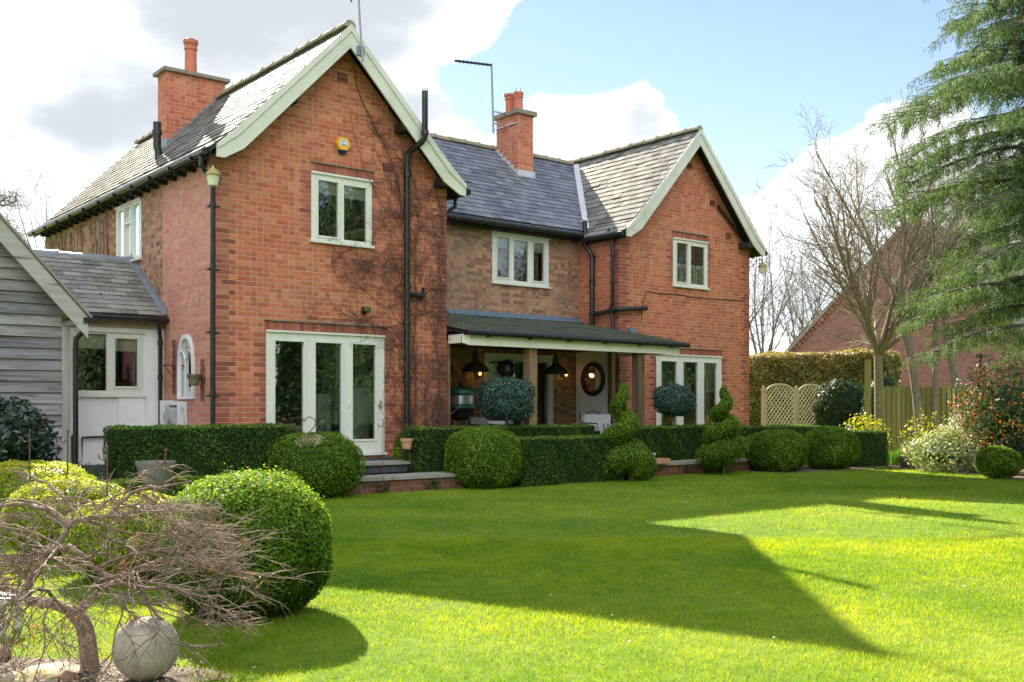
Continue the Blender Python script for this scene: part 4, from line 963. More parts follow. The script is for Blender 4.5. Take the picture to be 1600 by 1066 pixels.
x, y, _ = at(1002, 19.5)
bush('box_ball', 'low box ball at the foot of the spiral beside the gap in the hedge', 'topiary', (x, y, 0), (.25, .25, .31), 'box', n=6000, size=.035)
x, y, _ = at(972, 19.6)
spiral('spiral_topiary', 'leaning spiral topiary in front of the round porch mirror', (x, y, 0), 1.85, .50, 2.6, 'box', ph0=2.2, tipr=.03, n=18000)
x, y, _ = at(1131, 21.3)
spiral('spiral_topiary', 'taller neat spiral topiary in front of the right gable', (x, y, 0), 1.80, .52, 3.2, 'box', ph0=.6, tipr=.03, n=18000)
def standard(label, px, d, zc, rx, rz, z0):
    x, y, _ = at(px, d); o = thing('standard_tree', label, 'tree', (x, y, z0))
    mb = MB(); mb.tube([(x, y, z0), (x + .01, y, zc - rz * .5)], .03, 8); mb.build('trunk', MAT['barktree'], o, smooth=True)
    bush('crown', None, None, (x, y, zc - rz), (rx, rx, rz), 'bluegreen', n=13000, size=.045, p=2.3 + (px % 2) * .6, amp=.05, f=6, fuzz=.05, parent=o, core=.80)
    return o
standard('blue green lollipop tree in front of the middle porch post', 791, 19.5, 1.53, .45, .37, .25)
standard('blue green lollipop tree in front of the right gable glass doors', 1052, 22.3, 1.53, .385, .32, .25)

# ------------------------------------------------------------------ foreground left
x, y, _ = at(388, 7.05)
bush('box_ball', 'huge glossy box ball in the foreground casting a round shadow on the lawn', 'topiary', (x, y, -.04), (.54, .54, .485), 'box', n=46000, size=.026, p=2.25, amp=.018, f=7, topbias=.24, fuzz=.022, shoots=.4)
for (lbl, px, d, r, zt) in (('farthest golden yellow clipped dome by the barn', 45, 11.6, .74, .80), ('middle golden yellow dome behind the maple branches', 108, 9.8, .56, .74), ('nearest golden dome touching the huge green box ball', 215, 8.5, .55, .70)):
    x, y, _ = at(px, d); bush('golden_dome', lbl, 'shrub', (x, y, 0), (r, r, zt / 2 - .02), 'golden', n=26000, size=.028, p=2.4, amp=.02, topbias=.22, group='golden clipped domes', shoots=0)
# stone ball
x, y, _ = at(228, 5.32)
mb = MB(); prof = [(max(.002, .165 * sin(t)), .165 - .165 * cos(t)) for t in np.linspace(0.02, pi - .02, 32)]; mb.lathe(prof, (x, y, -.005), 48)
tag(mb.build('stone_ball', MAT['stone'], loc=(x, y, 0), smooth=True), 'pitted grey stone ball on the grass under the bare maple', 'ornament')

# weeping maple
def smoothpath(ctrl, n=4):
    C = np.array(ctrl, float); out = []
    for i in range(len(C) - 1):
        p0 = C[max(i - 1, 0)]; p1 = C[i]; p2 = C[i + 1]; p3 = C[min(i + 2, len(C) - 1)]
        for k in range(n):
            t = k / n; out.append(.5 * ((2 * p1) + (-p0 + p2) * t + (2 * p0 - 5 * p1 + 4 * p2 - p3) * t * t + (-p0 + 3 * p1 - 3 * p2 + p3) * t ** 3))
    out.append(C[-1]); return np.array(out)
MD = 5.5
def mp_(px, py, dd=0): return at3(px, py, MD + dd)
mx, my, _ = at(139, 5.5)
MT = thing('weeping_maple', 'bare weeping maple with a dense tangle of pinkish grey twigs', 'tree', (mx, my, 0))
trunk = smoothpath([mp_(143, 1060), mp_(140, 1035), mp_(136, 1000), mp_(130, 976), mp_(116, 958)])
limbs = [
 ([(130, 978, 0), (112, 960, .0), (91, 948, .05), (60, 941, .1), (40, 930, .1), (46, 911, .12), (60, 888, .1), (78, 864, .05), (92, 846, .1), (105, 824, .15), (84, 801, .2), (50, 791, .3), (15, 788, .35), (-40, 800, .4)], .030),
 ([(105, 824, .15), (118, 815, .15), (140, 810, .2), (168, 805, .2), (187, 786, .25), (213, 767, .3), (250, 762, .4), (300, 752, .5)], .017),
 ([(168, 805, .2), (190, 806, .1), (210, 797, .1), (228, 799, 0), (262, 797, -.1)], .011),
 ([(118, 960, 0), (135, 945, -.03), (152, 927, -.06), (171, 913, -.1), (202, 915, -.1), (221, 927, -.12), (236, 950, -.15), (252, 968, -.2)], .024),
 ([(60, 888, .1), (72, 866, .0), (92, 858, -.05), (112, 857, -.08), (133, 873, -.1), (152, 889, -.1), (183, 908, -.12), (229, 919, -.15), (267, 919, -.2), (305, 930, -.25), (350, 934, -.3)], .018),
 ([(46, 911, .12), (20, 880, .05), (-10, 870, 0), (-60, 880, -.1)], .017),
 ([(60, 941, .1), (20, 925, .2), (-30, 915, .3), (-90, 930, .4)], .018),
 ([(105, 824, .15), (112, 800, .3), (90, 770, .45), (50, 745, .5), (10, 735, .5)], .012),
 ([(171, 913, -.1), (205, 893, .1), (240, 880, .3), (290, 870, .45), (350, 868, .6)], .014),
 ([(152, 889, -.1), (190, 870, -.1), (240, 862, -.1), (300, 866, 0), (360, 885, 0)], .012),
 ([(133, 812, .2), (190, 830, .3), (250, 838, .5), (320, 845, .6)], .011),
 ([(92, 858, -.05), (70, 880, -.3), (40, 910, -.45), (20, 960, -.5)], .010),
 ([(100, 955, 0), (80, 930, -.3), (60, 920, -.5), (30, 940, -.7)], .012),
]
paths = []; sec = []
R_ = random.Random(77); cxm = np.array(mp_(120, 900))
for ctrl, r in limbs:
    P = smoothpath([mp_(*c) for c in ctrl], 4); P = P + np.array([[R_.gauss(0, .004) for _ in range(3)] for _ in P])
    Rr = np.linspace(r, r * .32, len(P)); paths.append((P, Rr)); sec.append((P, Rr))
def twig(p, d, Ln, r, lvl, droop=.25):
    n = max(4, int(Ln / .05)); pts = [np.array(p)]; d = np.array(d, float); d /= np.linalg.norm(d)
    for k in range(n):
        d = d + np.array([R_.gauss(0, .17), R_.gauss(0, .17), R_.gauss(0, .13) - droop * .10 - (.22 if pts[-1][2] > .86 else 0)]); d /= np.linalg.norm(d)
        pts.append(pts[-1] + d * Ln / n)
    P = np.array(pts); paths.append((P, np.linspace(r, r * .35, len(P))))
    if lvl <= 0: return
    for _ in range({2: 6, 1: 5}[lvl]):
        i = R_.randint(1, len(P) - 2); t = P[i + 1] - P[i - 1]; t /= np.linalg.norm(t)
        s = np.array([R_.gauss(0, 1), R_.gauss(0, 1), R_.gauss(0, .4)]); s /= np.linalg.norm(s)
        twig(P[i], t * .9 + s * .75, Ln * R_.uniform(.35, .62), max(r * .62, .0015), lvl - 1, droop)
for P, Rr in sec:
    Lg = np.linalg.norm(np.diff(P, axis=0), axis=1).sum(); m = int(3 + Lg * 6.5)
    for _ in range(m):
        i = R_.randint(int(len(P) * .25), len(P) - 1); out = P[i] - cxm; out[2] *= .3; out /= np.linalg.norm(out) + 1e-6
        s = np.array([R_.gauss(0, .7), R_.gauss(0, .7), R_.gauss(-.05, .25)])
        rad = np.hypot(P[i][0] - cxm[0], P[i][1] - cxm[1]); Ln = max(.22, min(.75, 1.12 - rad)) * R_.uniform(.6, 1.0)
        twig(P[i], out + s, Ln, min(.0065, Rr[i] * .5), 2)
trk = [(trunk, np.linspace(.050, .040, len(trunk)))]
tubes_mesh('trunk', trk + paths[:len(limbs)], MAT['barkmaple'], MT, nfun=lambda r: 10)
tubes_mesh('crown', paths[len(limbs):], MAT['barkmaple'], MT, nfun=lambda r: 3 if r < .004 else 5)
tips = np.array([P[-1] for P, _ in paths[len(limbs):]]); sel = tips[rng.choice(len(tips), 26, replace=False)]
Pc = np.repeat(sel, 9, axis=0) + rng.normal(size=(26 * 9, 3)) * .018
A = leaves(Pc, np.tile([0, -1, 0], (len(Pc), 1)).astype(float), .032, aspect=.25, droop=.8); mesh_np('dead_leaves', A[0], [A[1]], MAT['dryleaf'], MT, rnd=A[2])

# soil patch, stones, litter
def poly_sheet(name, pts, z, mat):
    mb = MB(); mb.poly([(p[0], p[1], z) for p in pts]); return tag(mb.build(name, MAT[mat], loc=(0, 0, 0)), kind='structure')
def ell_sheet(name, c, a, b, rot, z, mat, n=60, seed=3):
    R = random.Random(seed); ph = [R.uniform(0, 6) for _ in range(3)]; pts = []
    for k in range(n):
        t = 2 * pi * k / n; q = 1 + .07 * sin(3 * t + ph[0]) + .05 * sin(7 * t + ph[1]) + .03 * sin(13 * t + ph[2])
        u, v = a * q * cos(t), b * q * sin(t); pts.append((c[0] + u * cos(rot) - v * sin(rot), c[1] + u * sin(rot) + v * cos(rot)))
    return poly_sheet(name, pts, z, mat), pts
sc_ = at(40, 5.35)
ell_sheet('soil_bed', sc_, .95, .42, -.68, .004, 'soil', seed=4)
n = 2600; q = rng.normal(size=(n, 2)) * [.42, .2]; ca, sa = cos(-.68), sin(-.68)
P = np.stack([sc_[0] + q[:, 0] * ca - q[:, 1] * sa, sc_[1] + q[:, 0] * sa + q[:, 1] * ca, rng.uniform(.006, .022, n)], 1)
A = leaves(P, np.tile([0, 0, 1.0], (n, 1)), .022, spread=.5); tag(mesh_np('leaf_litter', A[0], [A[1]], MAT['mulch'], rnd=A[2], loc=(0, 0, 0)), 'brown leaf litter on the soil under the maple', 'leaf litter', kind='stuff')
def rock(label, px, d, dims, mat='stone', seed=1):
    x, y, _ = at(px, d); bm = bmesh.new(); bmesh.ops.create_icosphere(bm, subdivisions=4, radius=1); R = random.Random(seed); o3 = Vector((R.random() * 9, R.random() * 9, 3))
    from mathutils import noise as mn
    for v in bm.verts:
        k = 1 + .22 * mn.noise(v.co * 1.3 + o3) + .09 * mn.noise(v.co * 4 + o3); v.co = Vector((v.co.x * dims[0] * k, v.co.y * dims[1] * k, v.co.z * dims[2] * k))
    me = bpy.data.meshes.new('rock'); bm.to_mesh(me); bm.free(); me.polygons.foreach_set('use_smooth', [True] * len(me.polygons)); me.materials.append(MAT[mat]); o = bpy.data.objects.new('rock', me); COL.objects.link(o); o.location = (x, y, dims[2] * .45); o.rotation_euler[2] = R.uniform(0, 3); return tag(o, label, 'rock')
MAT['mossrock'] = flat_mat('mossy_rock', (.42, .36, .30), .9, var=.3, nscale=8, bumpk=.8, grime=(.30, .24, .03), gk=.9)
MAT['brownrock'] = flat_mat('brown_rock', (.30, .18, .12), .85, var=.3, nscale=12, bumpk=.5)
rock('flat pale rock with yellow moss below the maple trunk', 62, 5.36, (.24, .15, .035), 'mossrock', 2)
rock('small rounded brown stone beside the maple trunk foot', 108, 5.28, (.045, .04, .04), 'brownrock', 3)
rock('reddish brown rock at the left edge of the soil', 0, 5.75, (.06, .05, .055), 'brownrock', 5)
# white bench corner
bx, by, _ = at(-35, 6.4)
WB = thing('garden_bench', 'white painted bench corner poking in behind the maple', 'bench', (bx, by, 0))
def TR(cx, cy, ang): 
    c, s = cos(ang), sin(ang); return lambda u, v, z: (cx + u * c - v * s, cy + u * s + v * c, z)
mb = MB(); mb.T = TR(bx, by, -.68)
for k in range(3): mb.box((-.5, -.16 + k * .115, .20), (.25, -.16 + k * .115 + .108, .235))
mb.build('seat', MAT['white'], WB)
for u in (-.42, .17):
    for v in (-.11, .12):
        mb = MB(); mb.T = TR(bx, by, -.68); mb.box((u, v, 0), (u + .035, v + .035, .20)); mb.build('leg', MAT['white'], WB)
# iron plant hooks
def stake(label, px, d, zt, hook=True, group='rusty plant hooks among the domes'):
    x, y, _ = at(px, d); mb = MB(); mb.tube([(x, y, 0), (x + .004, y, zt)], .0075 if group else .0055, 6)
    if hook:
        c, s = RT; q = [(x, y, zt - .02)]
        pts = [(x, y, zt - .075)] + [(x - RT[0] * (.035 + .035 * -cos(t)) , y - RT[1] * (.035 + .035 * -cos(t)), zt - .075 - .028 * sin(t)) for t in np.linspace(.5, pi, 6)] + [(x - RT[0] * .078, y - RT[1] * .078, zt - .055)]
        mb.tube(pts, .0065, 6)
        mb.lathe([(.004, -.015), (.013, -.006), (.013, .006), (.004, .015)], (x + .004, y, zt + .01), 8)
    return tag(mb.build('plant_hook', MAT['iron'], loc=(x, y, 0), smooth=True), label, 'plant stake', group)
stake('rusty hook stake left of the others, by the laurel', 46, 10.6, 1.14)
stake('rusty hook stake in front of the barn corner post', 105, 10.3, 1.15)
stake('rusty hook stake in front of the white kitchen wall', 167, 9.4, 1.02)
stake('rusty hook stake in front of the stone urn', 258, 9.1, 1.0)
stake('thin hooked stake standing beside the left steps', 598, 16.4, 1.18, group=None)
x, y, _ = at(475, 16.0)
mb = MB(); hz = [(16 * sin(t) ** 3 / 17 * .19, (13 * cos(t) - 5 * cos(2 * t) - 2 * cos(3 * t) - cos(4 * t)) / 17 * .19) for t in np.linspace(0, 2 * pi, 40)]
mb.tube([(x + u * RT[0], y + u * RT[1], 1.10 + v) for u, v in hz], .007, 5, cap=False); mb.tube([(x, y, 0), (x, y, .9)], .007, 5)
tag(mb.build('heart_stake', MAT['blackiron'], loc=(x, y, 0)), 'heart shaped wire plant support in front of the left glass doors', 'plant stake')
for px, d, lb in ((1016, 20.6, 'thin bare cane at the left end of the right-hand hedge'), (1136, 21.3, 'thin bare cane standing in front of the taller spiral')):
    x, y, _ = at(px, d); mb = MB(); mb.tube([(x, y, 0), (x, y, 1.05)], .005, 5); tag(mb.build('cane', MAT['barkcreeper'], loc=(x, y, 0)), lb, 'plant stake')
# stone urn on the bed
x, y, _ = at(243, 13.6)
mb = MB(); mb.lathe([(.14, 0), (.14, .05), (.08, .10), (.07, .25), (.13, .32), (.20, .42), (.235, .60), (.255, .64), (.255, .68), (.21, .68), (.19, .60)], (x, y, 0), 28)
tag(mb.build('stone_urn', MAT['oldstone'], loc=(x, y, 0), smooth=True), 'weathered stone urn in front of the tall left hedge', 'urn')
# clay pot with rosemary on an iron stand
x, y, _ = at(636, 18.0); S_ = thing('pot_stand', 'thin iron stand carrying the clay pot on the left step', 'plant stand', (x, y, .445))
for k in range(3):
    a = 2 * pi * k / 3 + .5; mb = MB(); mb.tube([(x + .10 * cos(a), y + .10 * sin(a), .445), (x + .075 * cos(a), y + .075 * sin(a), .66)], .006, 5); mb.build('leg', MAT['iron'], S_)
mb = MB(); mb.tube([(x + .078 * cos(t), y + .078 * sin(t), .66) for t in np.linspace(0, 2 * pi, 17)], .006, 5, cap=False); mb.build('ring', MAT['iron'], S_)
P_ = thing('clay_pot', 'terracotta pot of rosemary on the thin iron stand by the steps', 'plant pot', (x, y, .665))
mb = MB(); mb.lathe([(.075, 0), (.098, .13), (.118, .131), (.122, .18), (.10, .18), (.095, .15)], (x, y, .665), 24); mb.build('pot', MAT['pot'], P_, smooth=True)
n = 900; a = rng.uniform(0, 2 * pi, n); t = rng.random(n); rr = .12 * t + .02; Pq = np.stack([x + rr * np.cos(a) * rng.random(n), y + rr * np.sin(a) * rng.random(n), .83 + t * .28 * rng.random(n) ** .4], 1)
A = leaves(Pq, np.tile([0, -1, 0], (n, 1)).astype(float), .05, aspect=.16); A[0][:, 2] += 0; mesh_np('plant', A[0], [A[1]], MAT['fern'], P_, rnd=A[2])
# planter and box in the gap at the right
x, y, _ = at(1030, 20.7); mb = MB(); mb.T = TR(x, y, 0); mb.box((-.16, -.1, .262), (.22, .1, .36)); mb.box((-.14, -.08, .36), (.20, .08, .362)); tag(mb.build('clay_trough', MAT['pot'], loc=(x, y, .26)), 'low terracotta trough on the terrace edge in the hedge gap', 'planter')
x, y, _ = at(1017, 21.0); mb = MB(); mb.lathe([(.05, 0), (.09, .05), (.075, .13), (.10, .16), (.10, .19), (.07, .19)], (x, y, .262), 18); tag(mb.build('stone_pot', MAT['cloth'], loc=(x, y, .26), smooth=True), 'small pale stone pot behind the terracotta trough', 'plant pot')

# laurel and greenery by the barn
x, y, _ = at(8, 13.2)
LB = thing('laurel_bush', 'dark glossy laurel bush against the timber barn', 'shrub', (x, y, 0))
bush('crown', None, None, (x, y, .45), (.52, .5, .48), 'laurel', n=3600, size=.10, p=2.1, amp=.06, fuzz=.09, aspect=.38, core=.82, parent=LB)
mb = MB(); mb.tube([(x, y, 0), (x, y, .9)], .04, 7); mb.build('trunk', MAT['barktree'], LB)
for px, d, r, h, lb in ((78, 13.6, .30, .62, 'ferny green plant below the barn boards near the laurel'), (132, 13.3, .28, .60, 'ferny plant at the foot of the barn downpipe'), (20, 13.0, .4, .42, 'low greenery under the laurel bush')):
    x, y, _ = at(px, d); bush('ferny_plant', lb, 'plant', (x, y, 0), (r, r, h / 2), 'fern', n=2500, size=.05, p=2, amp=.05, fuzz=.08, aspect=.35, core=.6)
x, y, _ = at(160, 12.6); bush('pale_shrub', 'small pale edged shrub at the left end of the low hedge', 'shrub', (x, y, 0), (.30, .26, .22), 'varieg', n=2600, size=.035, p=2, amp=.03, fuzz=.04)

# ------------------------------------------------------------------ things on the house walls
def lantern(label, c, wall_pt, group='pale hanging glass wall lanterns'):
    o = thing('wall_lantern', label, 'lantern', c, group); x, y, z = c
    mb = MB(); mb.lathe([(.05, -.16), (.075, -.15), (.10, .0), (.095, .01), (.05, .012)], c, 12); mb.build('glass_shade', MAT['lantern'], o)
    mb = MB(); mb.lathe([(.125, .0), (.12, .02), (.06, .09), (.03, .11), (.02, .14), (.01, .15)], (x, y, z + .01), 12); mb.build('cap', MAT['lampcap'], o, smooth=True)
    w0 = np.array(wall_pt); top = np.array([x, y, z + .15]); md = (w0 + top) / 2
    pts = smoothpath([w0, w0 * .72 + top * .28 + [0, 0, -.01], w0 * .45 + top * .55 + [0, 0, .06], w0 * .12 + top * .88 + [0, 0, .08], top], 4)
    mb = MB(); mb.tube([tuple(p) for p in pts], .011, 6); mb.build('bracket', MAT['blackiron'], o)
MAT['lantern'] = flat_mat('frosted_glass', (.62, .62, .46), .25, var=.25, nscale=18)
MAT['lampcap'] = flat_mat('lichen_cap', (.34, .27, .10), .7, var=.4, nscale=20)
lantern('pale glass lantern at the front corner of the left gable', at3(333, 275, 15.95), (.06, -.01, 4.93))
lantern('pale glass lantern on a bracket off the right gable corner', at3(1191, 418, 27.0), (15.10, 1.38, 5.02))
lantern('pale glass lantern at the far back corner of the left wing', at3(50, 400, 23.4), (0.0, 9.5, 4.72))
# alarm box
ax_, _, az_ = onY(533, 226, 0)
AB = thing('alarm_box', 'yellow hexagonal alarm box with a navy base high on the left gable', 'alarm box', (ax_, 0, az_))
mb = MB(); hx = [(.135 * cos(t), .125 * sin(t)) for t in np.radians([0, 62, 90, 118, 180, 240, 300])]; hx[2] = (0, .095)
mb.prism([(ax_ + u, -.09, az_ + v) for u, v in hx], (0, .088, 0)); mb.build('case', MAT['yellow'], AB)
mb = MB(); mb.prism([(ax_ - .075, -.085, az_ - .108), (ax_ + .075, -.085, az_ - .108), (ax_ + .05, -.07, az_ - .165), (ax_ - .05, -.07, az_ - .165)], (0, .07, 0)); mb.build('strobe', MAT['navy'], AB)
mb = MB(); mb.box((ax_ - .065, -.094, az_ - .035), (ax_ + .065, -.0905, az_ + .06)); lb_ = mb.build('label', MAT['labelw'], AB)
MAT['labelink'] = flat_mat('label_ink', (.12, .25, .42), .5); MAT['labelink2'] = flat_mat('label_ink2', (.10, .35, .25), .5)
mb = MB()
for k, (a, b_, c, d_) in enumerate([(-.055, -.03, .03, .05), (-.02, .05, .038, .05), (-.05, .05, -.028, -.012), (-.008, .008, .004, .02), (-.04, -.015, .0, .02)]): mb.box((ax_ + a, -.0965, az_ + c), (ax_ + b_, -.0945, az_ + d_))
mb.build('marks', MAT['labelink'], lb_)
x, _, z = onY(567, 486, 0); FLt = thing('floodlight', 'small black floodlight above the left glass doors', 'lamp', (x, 0, z))
mb = MB(); mb.box((x - .07, -.15, z - .02), (x + .07, -.07, z + .055)); mb.build('head', MAT['blackiron'], FLt); mb = MB(); mb.box((x - .03, -.07, z - .06), (x + .03, 0, z + .02)); mb.build('bracket', MAT['blackiron'], FLt)
mb = MB(); mb.box((x - .06, -.154, z - .012), (x + .06, -.151, z + .045)); mb.build('lens', MAT['mirror'], FLt)
# aerials
A1 = thing('tv_aerial', 'tall thin aerial mast clamped to the top of the left bargeboard', 'aerial', at3(566, 92, 17.3))
mb = MB(); mb.tube([at3(567, 96, 17.25), at3(562, 30, 17.3), at3(558, -60, 17.3)], .018, 8); mb.build('mast', MAT['lead'], A1)
mb = MB(); mb.tube([at3(549, 3, 17.3), at3(546, -60, 17.3)], .014, 6); mb.tube([at3(546, -30, 17.3), at3(562, -30, 17.3)], .012, 6); mb.build('arm', MAT['blackiron'], A1)
mb = MB(); q = at3(564, 78, 17.32); mb.box((q[0] - .06, q[1] - .02, q[2] - .10), (q[0] + .06, q[1] + .05, q[2] + .06)); mb.build('clamp', MAT['lead'], A1)
A2 = thing('tv_aerial', 'aerial with a long horizontal arm strapped to the middle chimney', 'aerial', (9.75, 5.2, 8.2))
b0 = at3(771, 208, 26.2); t0 = at3(768, 102, 26.2)
mb = MB(); mb.tube([b0, t0], .028, 8); mb.build('mast', MAT['lead'], A2); mb = MB(); e0 = at3(711, 95, 25.4); mb.tube([t0, e0], .03, 8); mb.build('arm', MAT['blackiron'], A2)
mb = MB()
for k in range(9):
    p = np.array(t0) * (1 - k / 9) + np.array(e0) * k / 9; mb.tube([tuple(p - np.array([0, 0, .05])), tuple(p + np.array([0, 0, .05]))], .008, 5)
mb.build('elements', MAT['blackiron'], A2)
mb = MB()
for dz in (.25, .55): mb.box((b0[0] - .03, b0[1] - .03, b0[2] + dz - .015), (9.88, b0[1] + .03, b0[2] + dz + .015)); mb.box((9.84, 4.48, b0[2] + dz - .012), (9.868, 5.38, b0[2] + dz + .012))
mb.build('clamp', MAT['steel'], A2)
# arched mirror on the left side wall
AM = thing('arched_mirror', 'tall pointed arch garden mirror in a pale frame on the side wall', 'mirror', (0, 1.155, 1.52))
def arch(w_, z0, zs, zt, n=12):
    pts = [(-w_, z0)]; 
    for k in range(n + 1): t = k / n; pts.append((-w_ * cos(t * pi / 2) ** .75 if t < 1 else 0, zs + (zt - zs) * sin(t * pi / 2) ** 1.15))
    return pts + [(-u, z) for u, z in pts[::-1][1:]]
o_ = arch(.335, 1.52, 2.02, 2.60); i_ = arch(.285, 1.57, 2.02, 2.53)
mb = MB(); T = TX(0)
for k in range(len(o_) - 1):
    a, b_, c, d_ = o_[k], o_[k + 1], i_[k + 1], i_[k]
    f4 = [T(1.155 + q[0], .05, q[1]) for q in (a, b_, c, d_)]; mb.prism(f4, (.045, 0, 0))
mb.prism([T(1.155 + q[0], .05, q[1]) for q in (o_[0], o_[-1], i_[-1], i_[0])], (.045, 0, 0)); mb.build('frame', MAT['cloth'], AM)
mb = MB(); mb.prism([T(1.155 + u, .02, z) for u, z in i_], (.012, 0, 0)); mb.build('glass', MAT['mirror'], AM)
mb = MB(); mb.prism([T(1.155 - .012, .045, 1.57), T(1.155 + .012, .045, 1.57), T(1.155 + .012, .045, 2.2), T(1.155 - .012, .045, 2.2)], (.02, 0, 0))
for s in (-1, 1): mb.tube([T(1.155 + s * u, .035, z) for u, z in ((0, 2.15), (.06, 2.26), (.14, 2.33), (.24, 2.30))], .012, 5)
mb.build('glazing_bar', MAT['cloth'], AM)
def rack(label, y, z0, z1, basket=True, plate_=False):
    o = thing('wall_planter', label, 'planter', (0, y, z0)); mb = MB(); n = 5
    for s in (-.035, .035): mb.tube([(-.03, y + s, z0), (-.03, y + s, z1 - .05)], .008, 5)
    for k in range(n):
        zc = z0 + (z1 - z0) * (k + .5) / n; mb.tube([(-.035, y + .05 * cos(t), zc + .07 * sin(t)) for t in np.linspace(0, 2 * pi, 10)], .010, 5, cap=False)
    mb.build('scroll_rack', MAT['iron'], o)
    zc = z0 + (z1 - z0) * .35
    if basket:
        mb = MB(); mb.lathe([(.06, 0), (.075, .02), (.11, .17), (.12, .18), (.10, .18)], (-.17, y, zc), 12); mb.build('pot', MAT['mosspot'], o)
        mb = MB(); mb.tube([(-.03, y, zc + .14)] + [(-.17 + .12 * cos(t), y + .12 * sin(t), zc + .14) for t in np.linspace(0, 2 * pi, 14)], .007, 5); mb.build('ring', MAT['iron'], o)
    else:
        mb = MB(); mb.box((-.22, y - .09, zc + .15), (-.03, y + .09, zc + .17)); mb.tube([(-.03, y, zc - .05), (-.2, y, zc + .15)], .008, 5); mb.build('shelf', MAT['iron'], o)
MAT['mosspot'] = flat_mat('moss_pot', (.16, .15, .09), .9, var=.4, nscale=30, bumpk=.5)
rack('rusty scroll bracket with a small shelf left of the arched mirror', 1.67, 1.60, 2.56, basket=False)
rack('rusty scroll bracket with a mossy pot right of the arched mirror', .45, 1.50, 2.16)
# hose reel
HR = thing('hose_reel', 'grey garden hose reel with its white cover on the side wall', 'hose reel', (-.12, 1.35, 1.0))
mb = MB(); mb.box((-.17, 1.14, 1.42), (-.01, 1.60, 1.48)); mb.box((-.17, 1.56, .98), (-.01, 1.60, 1.42)); mb.box((-.17, 1.14, .98), (-.01, 1.18, 1.42)); mb.box((-.03, 1.18, 1.0), (-.01, 1.56, 1.42)); mb.build('case', MAT['labelw'], HR)
mb = MB(); mb.tube([(-.10 + 0, 1.20, 1.22), (-.10, 1.54, 1.22)], .17, 20); mb.build('drum', MAT['greyplastic'], HR, smooth=True)
mb = MB(); mb.tube([(-.12, 1.16, 1.4), (-.14, .98, 1.35), (-.14, .93, 1.15), (-.12, 1.0, .95)], .012, 6); mb.box((-.30, 1.33, .98), (-.27, 1.37, 1.42)); mb.build('hose', MAT['greyplastic'], HR)
# white cabinet beside it
mb = MB(); mb.box((-.12, 1.72, .5), (-.005, 2.18, 1.50)); tag(mb.build('meter_cabinet', MAT['white'], loc=(0, 1.95, .5)), 'white meter cabinet on the side wall between the hose reel and downpipe', 'cabinet')

# porch contents
PM = thing('round_mirror', 'round mirror in a thick black frame on the white boarding of the porch', 'mirror', (10.27, 2.16, 2.05))
mb = MB(); c = (10.25, 2.16, 2.04); T = TX(10.275)
def ringm(mb, r0, r1, n0, n1, N_=40):
    for k in range(N_):
        a, b_ = 2 * pi * k / N_, 2 * pi * (k + 1) / N_
        mb.prism([T(2.16 + r * cos(t), n1, 2.04 + r * sin(t)) for r, t in ((r0, a), (r1, a), (r1, b_), (r0, b_))], (n1 - n0, 0, 0))
ringm(mb, .29, .40, 0, .045); mb.build('frame', MAT['blackiron'], PM)
mb = MB(); mb.prism([T(2.16 + .291 * cos(t), .022, 2.04 + .291 * sin(t)) for t in np.linspace(0, 2 * pi, 41)[:-1]], (.01, 0, 0)); mb.build('glass', MAT['mirror'], PM)
def pendant(label, x, y, z):
    o = thing('pendant_lamp', label, 'lamp', (x, y, z), 'dark metal pendants hanging in the porch'); mb = MB()
    mb.lathe([(.28, 0), (.29, .02), (.26, .07), (.19, .14), (.10, .20), (.07, .26), (.065, .36), (.04, .42)], (x, y, z), 24); mb.build('shade', MAT['pendant'], o, smooth=True)
    mb = MB(); mb.tube([(x, y, z + .4), (x, y, 2.75)], .012, 6); mb.build('rod', MAT['blackiron'], o)
MAT['pendant'] = flat_mat('pendant_metal', (.05, .045, .042), .55, var=.2)
pendant('dark bell shaped pendant lamp at the left end of the porch', 5.98, 1.1, 2.10); pendant('dark bell shaped pendant lamp right of the middle porch post', 8.28, 1.25, 2.10)
def walllamp(label, x, z):
    o = thing('wall_lamp', label, 'lamp', (x, 2.79, z), 'lit wire lamps on the porch wall'); mb = MB()
    mb.box((x - .05, 2.76, z - .06), (x + .05, 2.799, z + .10)); 
    for k in range(6):
        t = 2 * pi * k / 6; mb.tube([(x + .09 * cos(t), 2.66 + .09 * sin(t), z - .10), (x + .09 * cos(t), 2.66 + .09 * sin(t), z + .08)], .005, 4)
    for zz in (-.10, .08): mb.tube([(x + .09 * cos(t), 2.66 + .09 * sin(t), z + zz) for t in np.linspace(0, 2 * pi, 13)], .006, 4, cap=False)
    mb.build('cage', MAT['blackiron'], o); mb = MB(); mb.lathe([(.012, -.045), (.03, -.02), (.03, .01), (.012, .04)], (x, 2.66, z), 10); mb.build('bulb', MAT['bulb'], o)
    l = bpy.data.lights.new('bulb_light', 'POINT'); l.energy = .18; l.color = (1, .55, .22); l.shadow_soft_size = .05; lo = bpy.data.objects.new('bulb_light', l); COL.objects.link(lo); lo.location = (x, 2.60, z - .02 - 0); 
walllamp('lit caged wall lamp partly behind the left pendant', 7.28, 2.13); walllamp('lit caged wall lamp on the brick pier beside the round mirror', 9.86, 2.16)
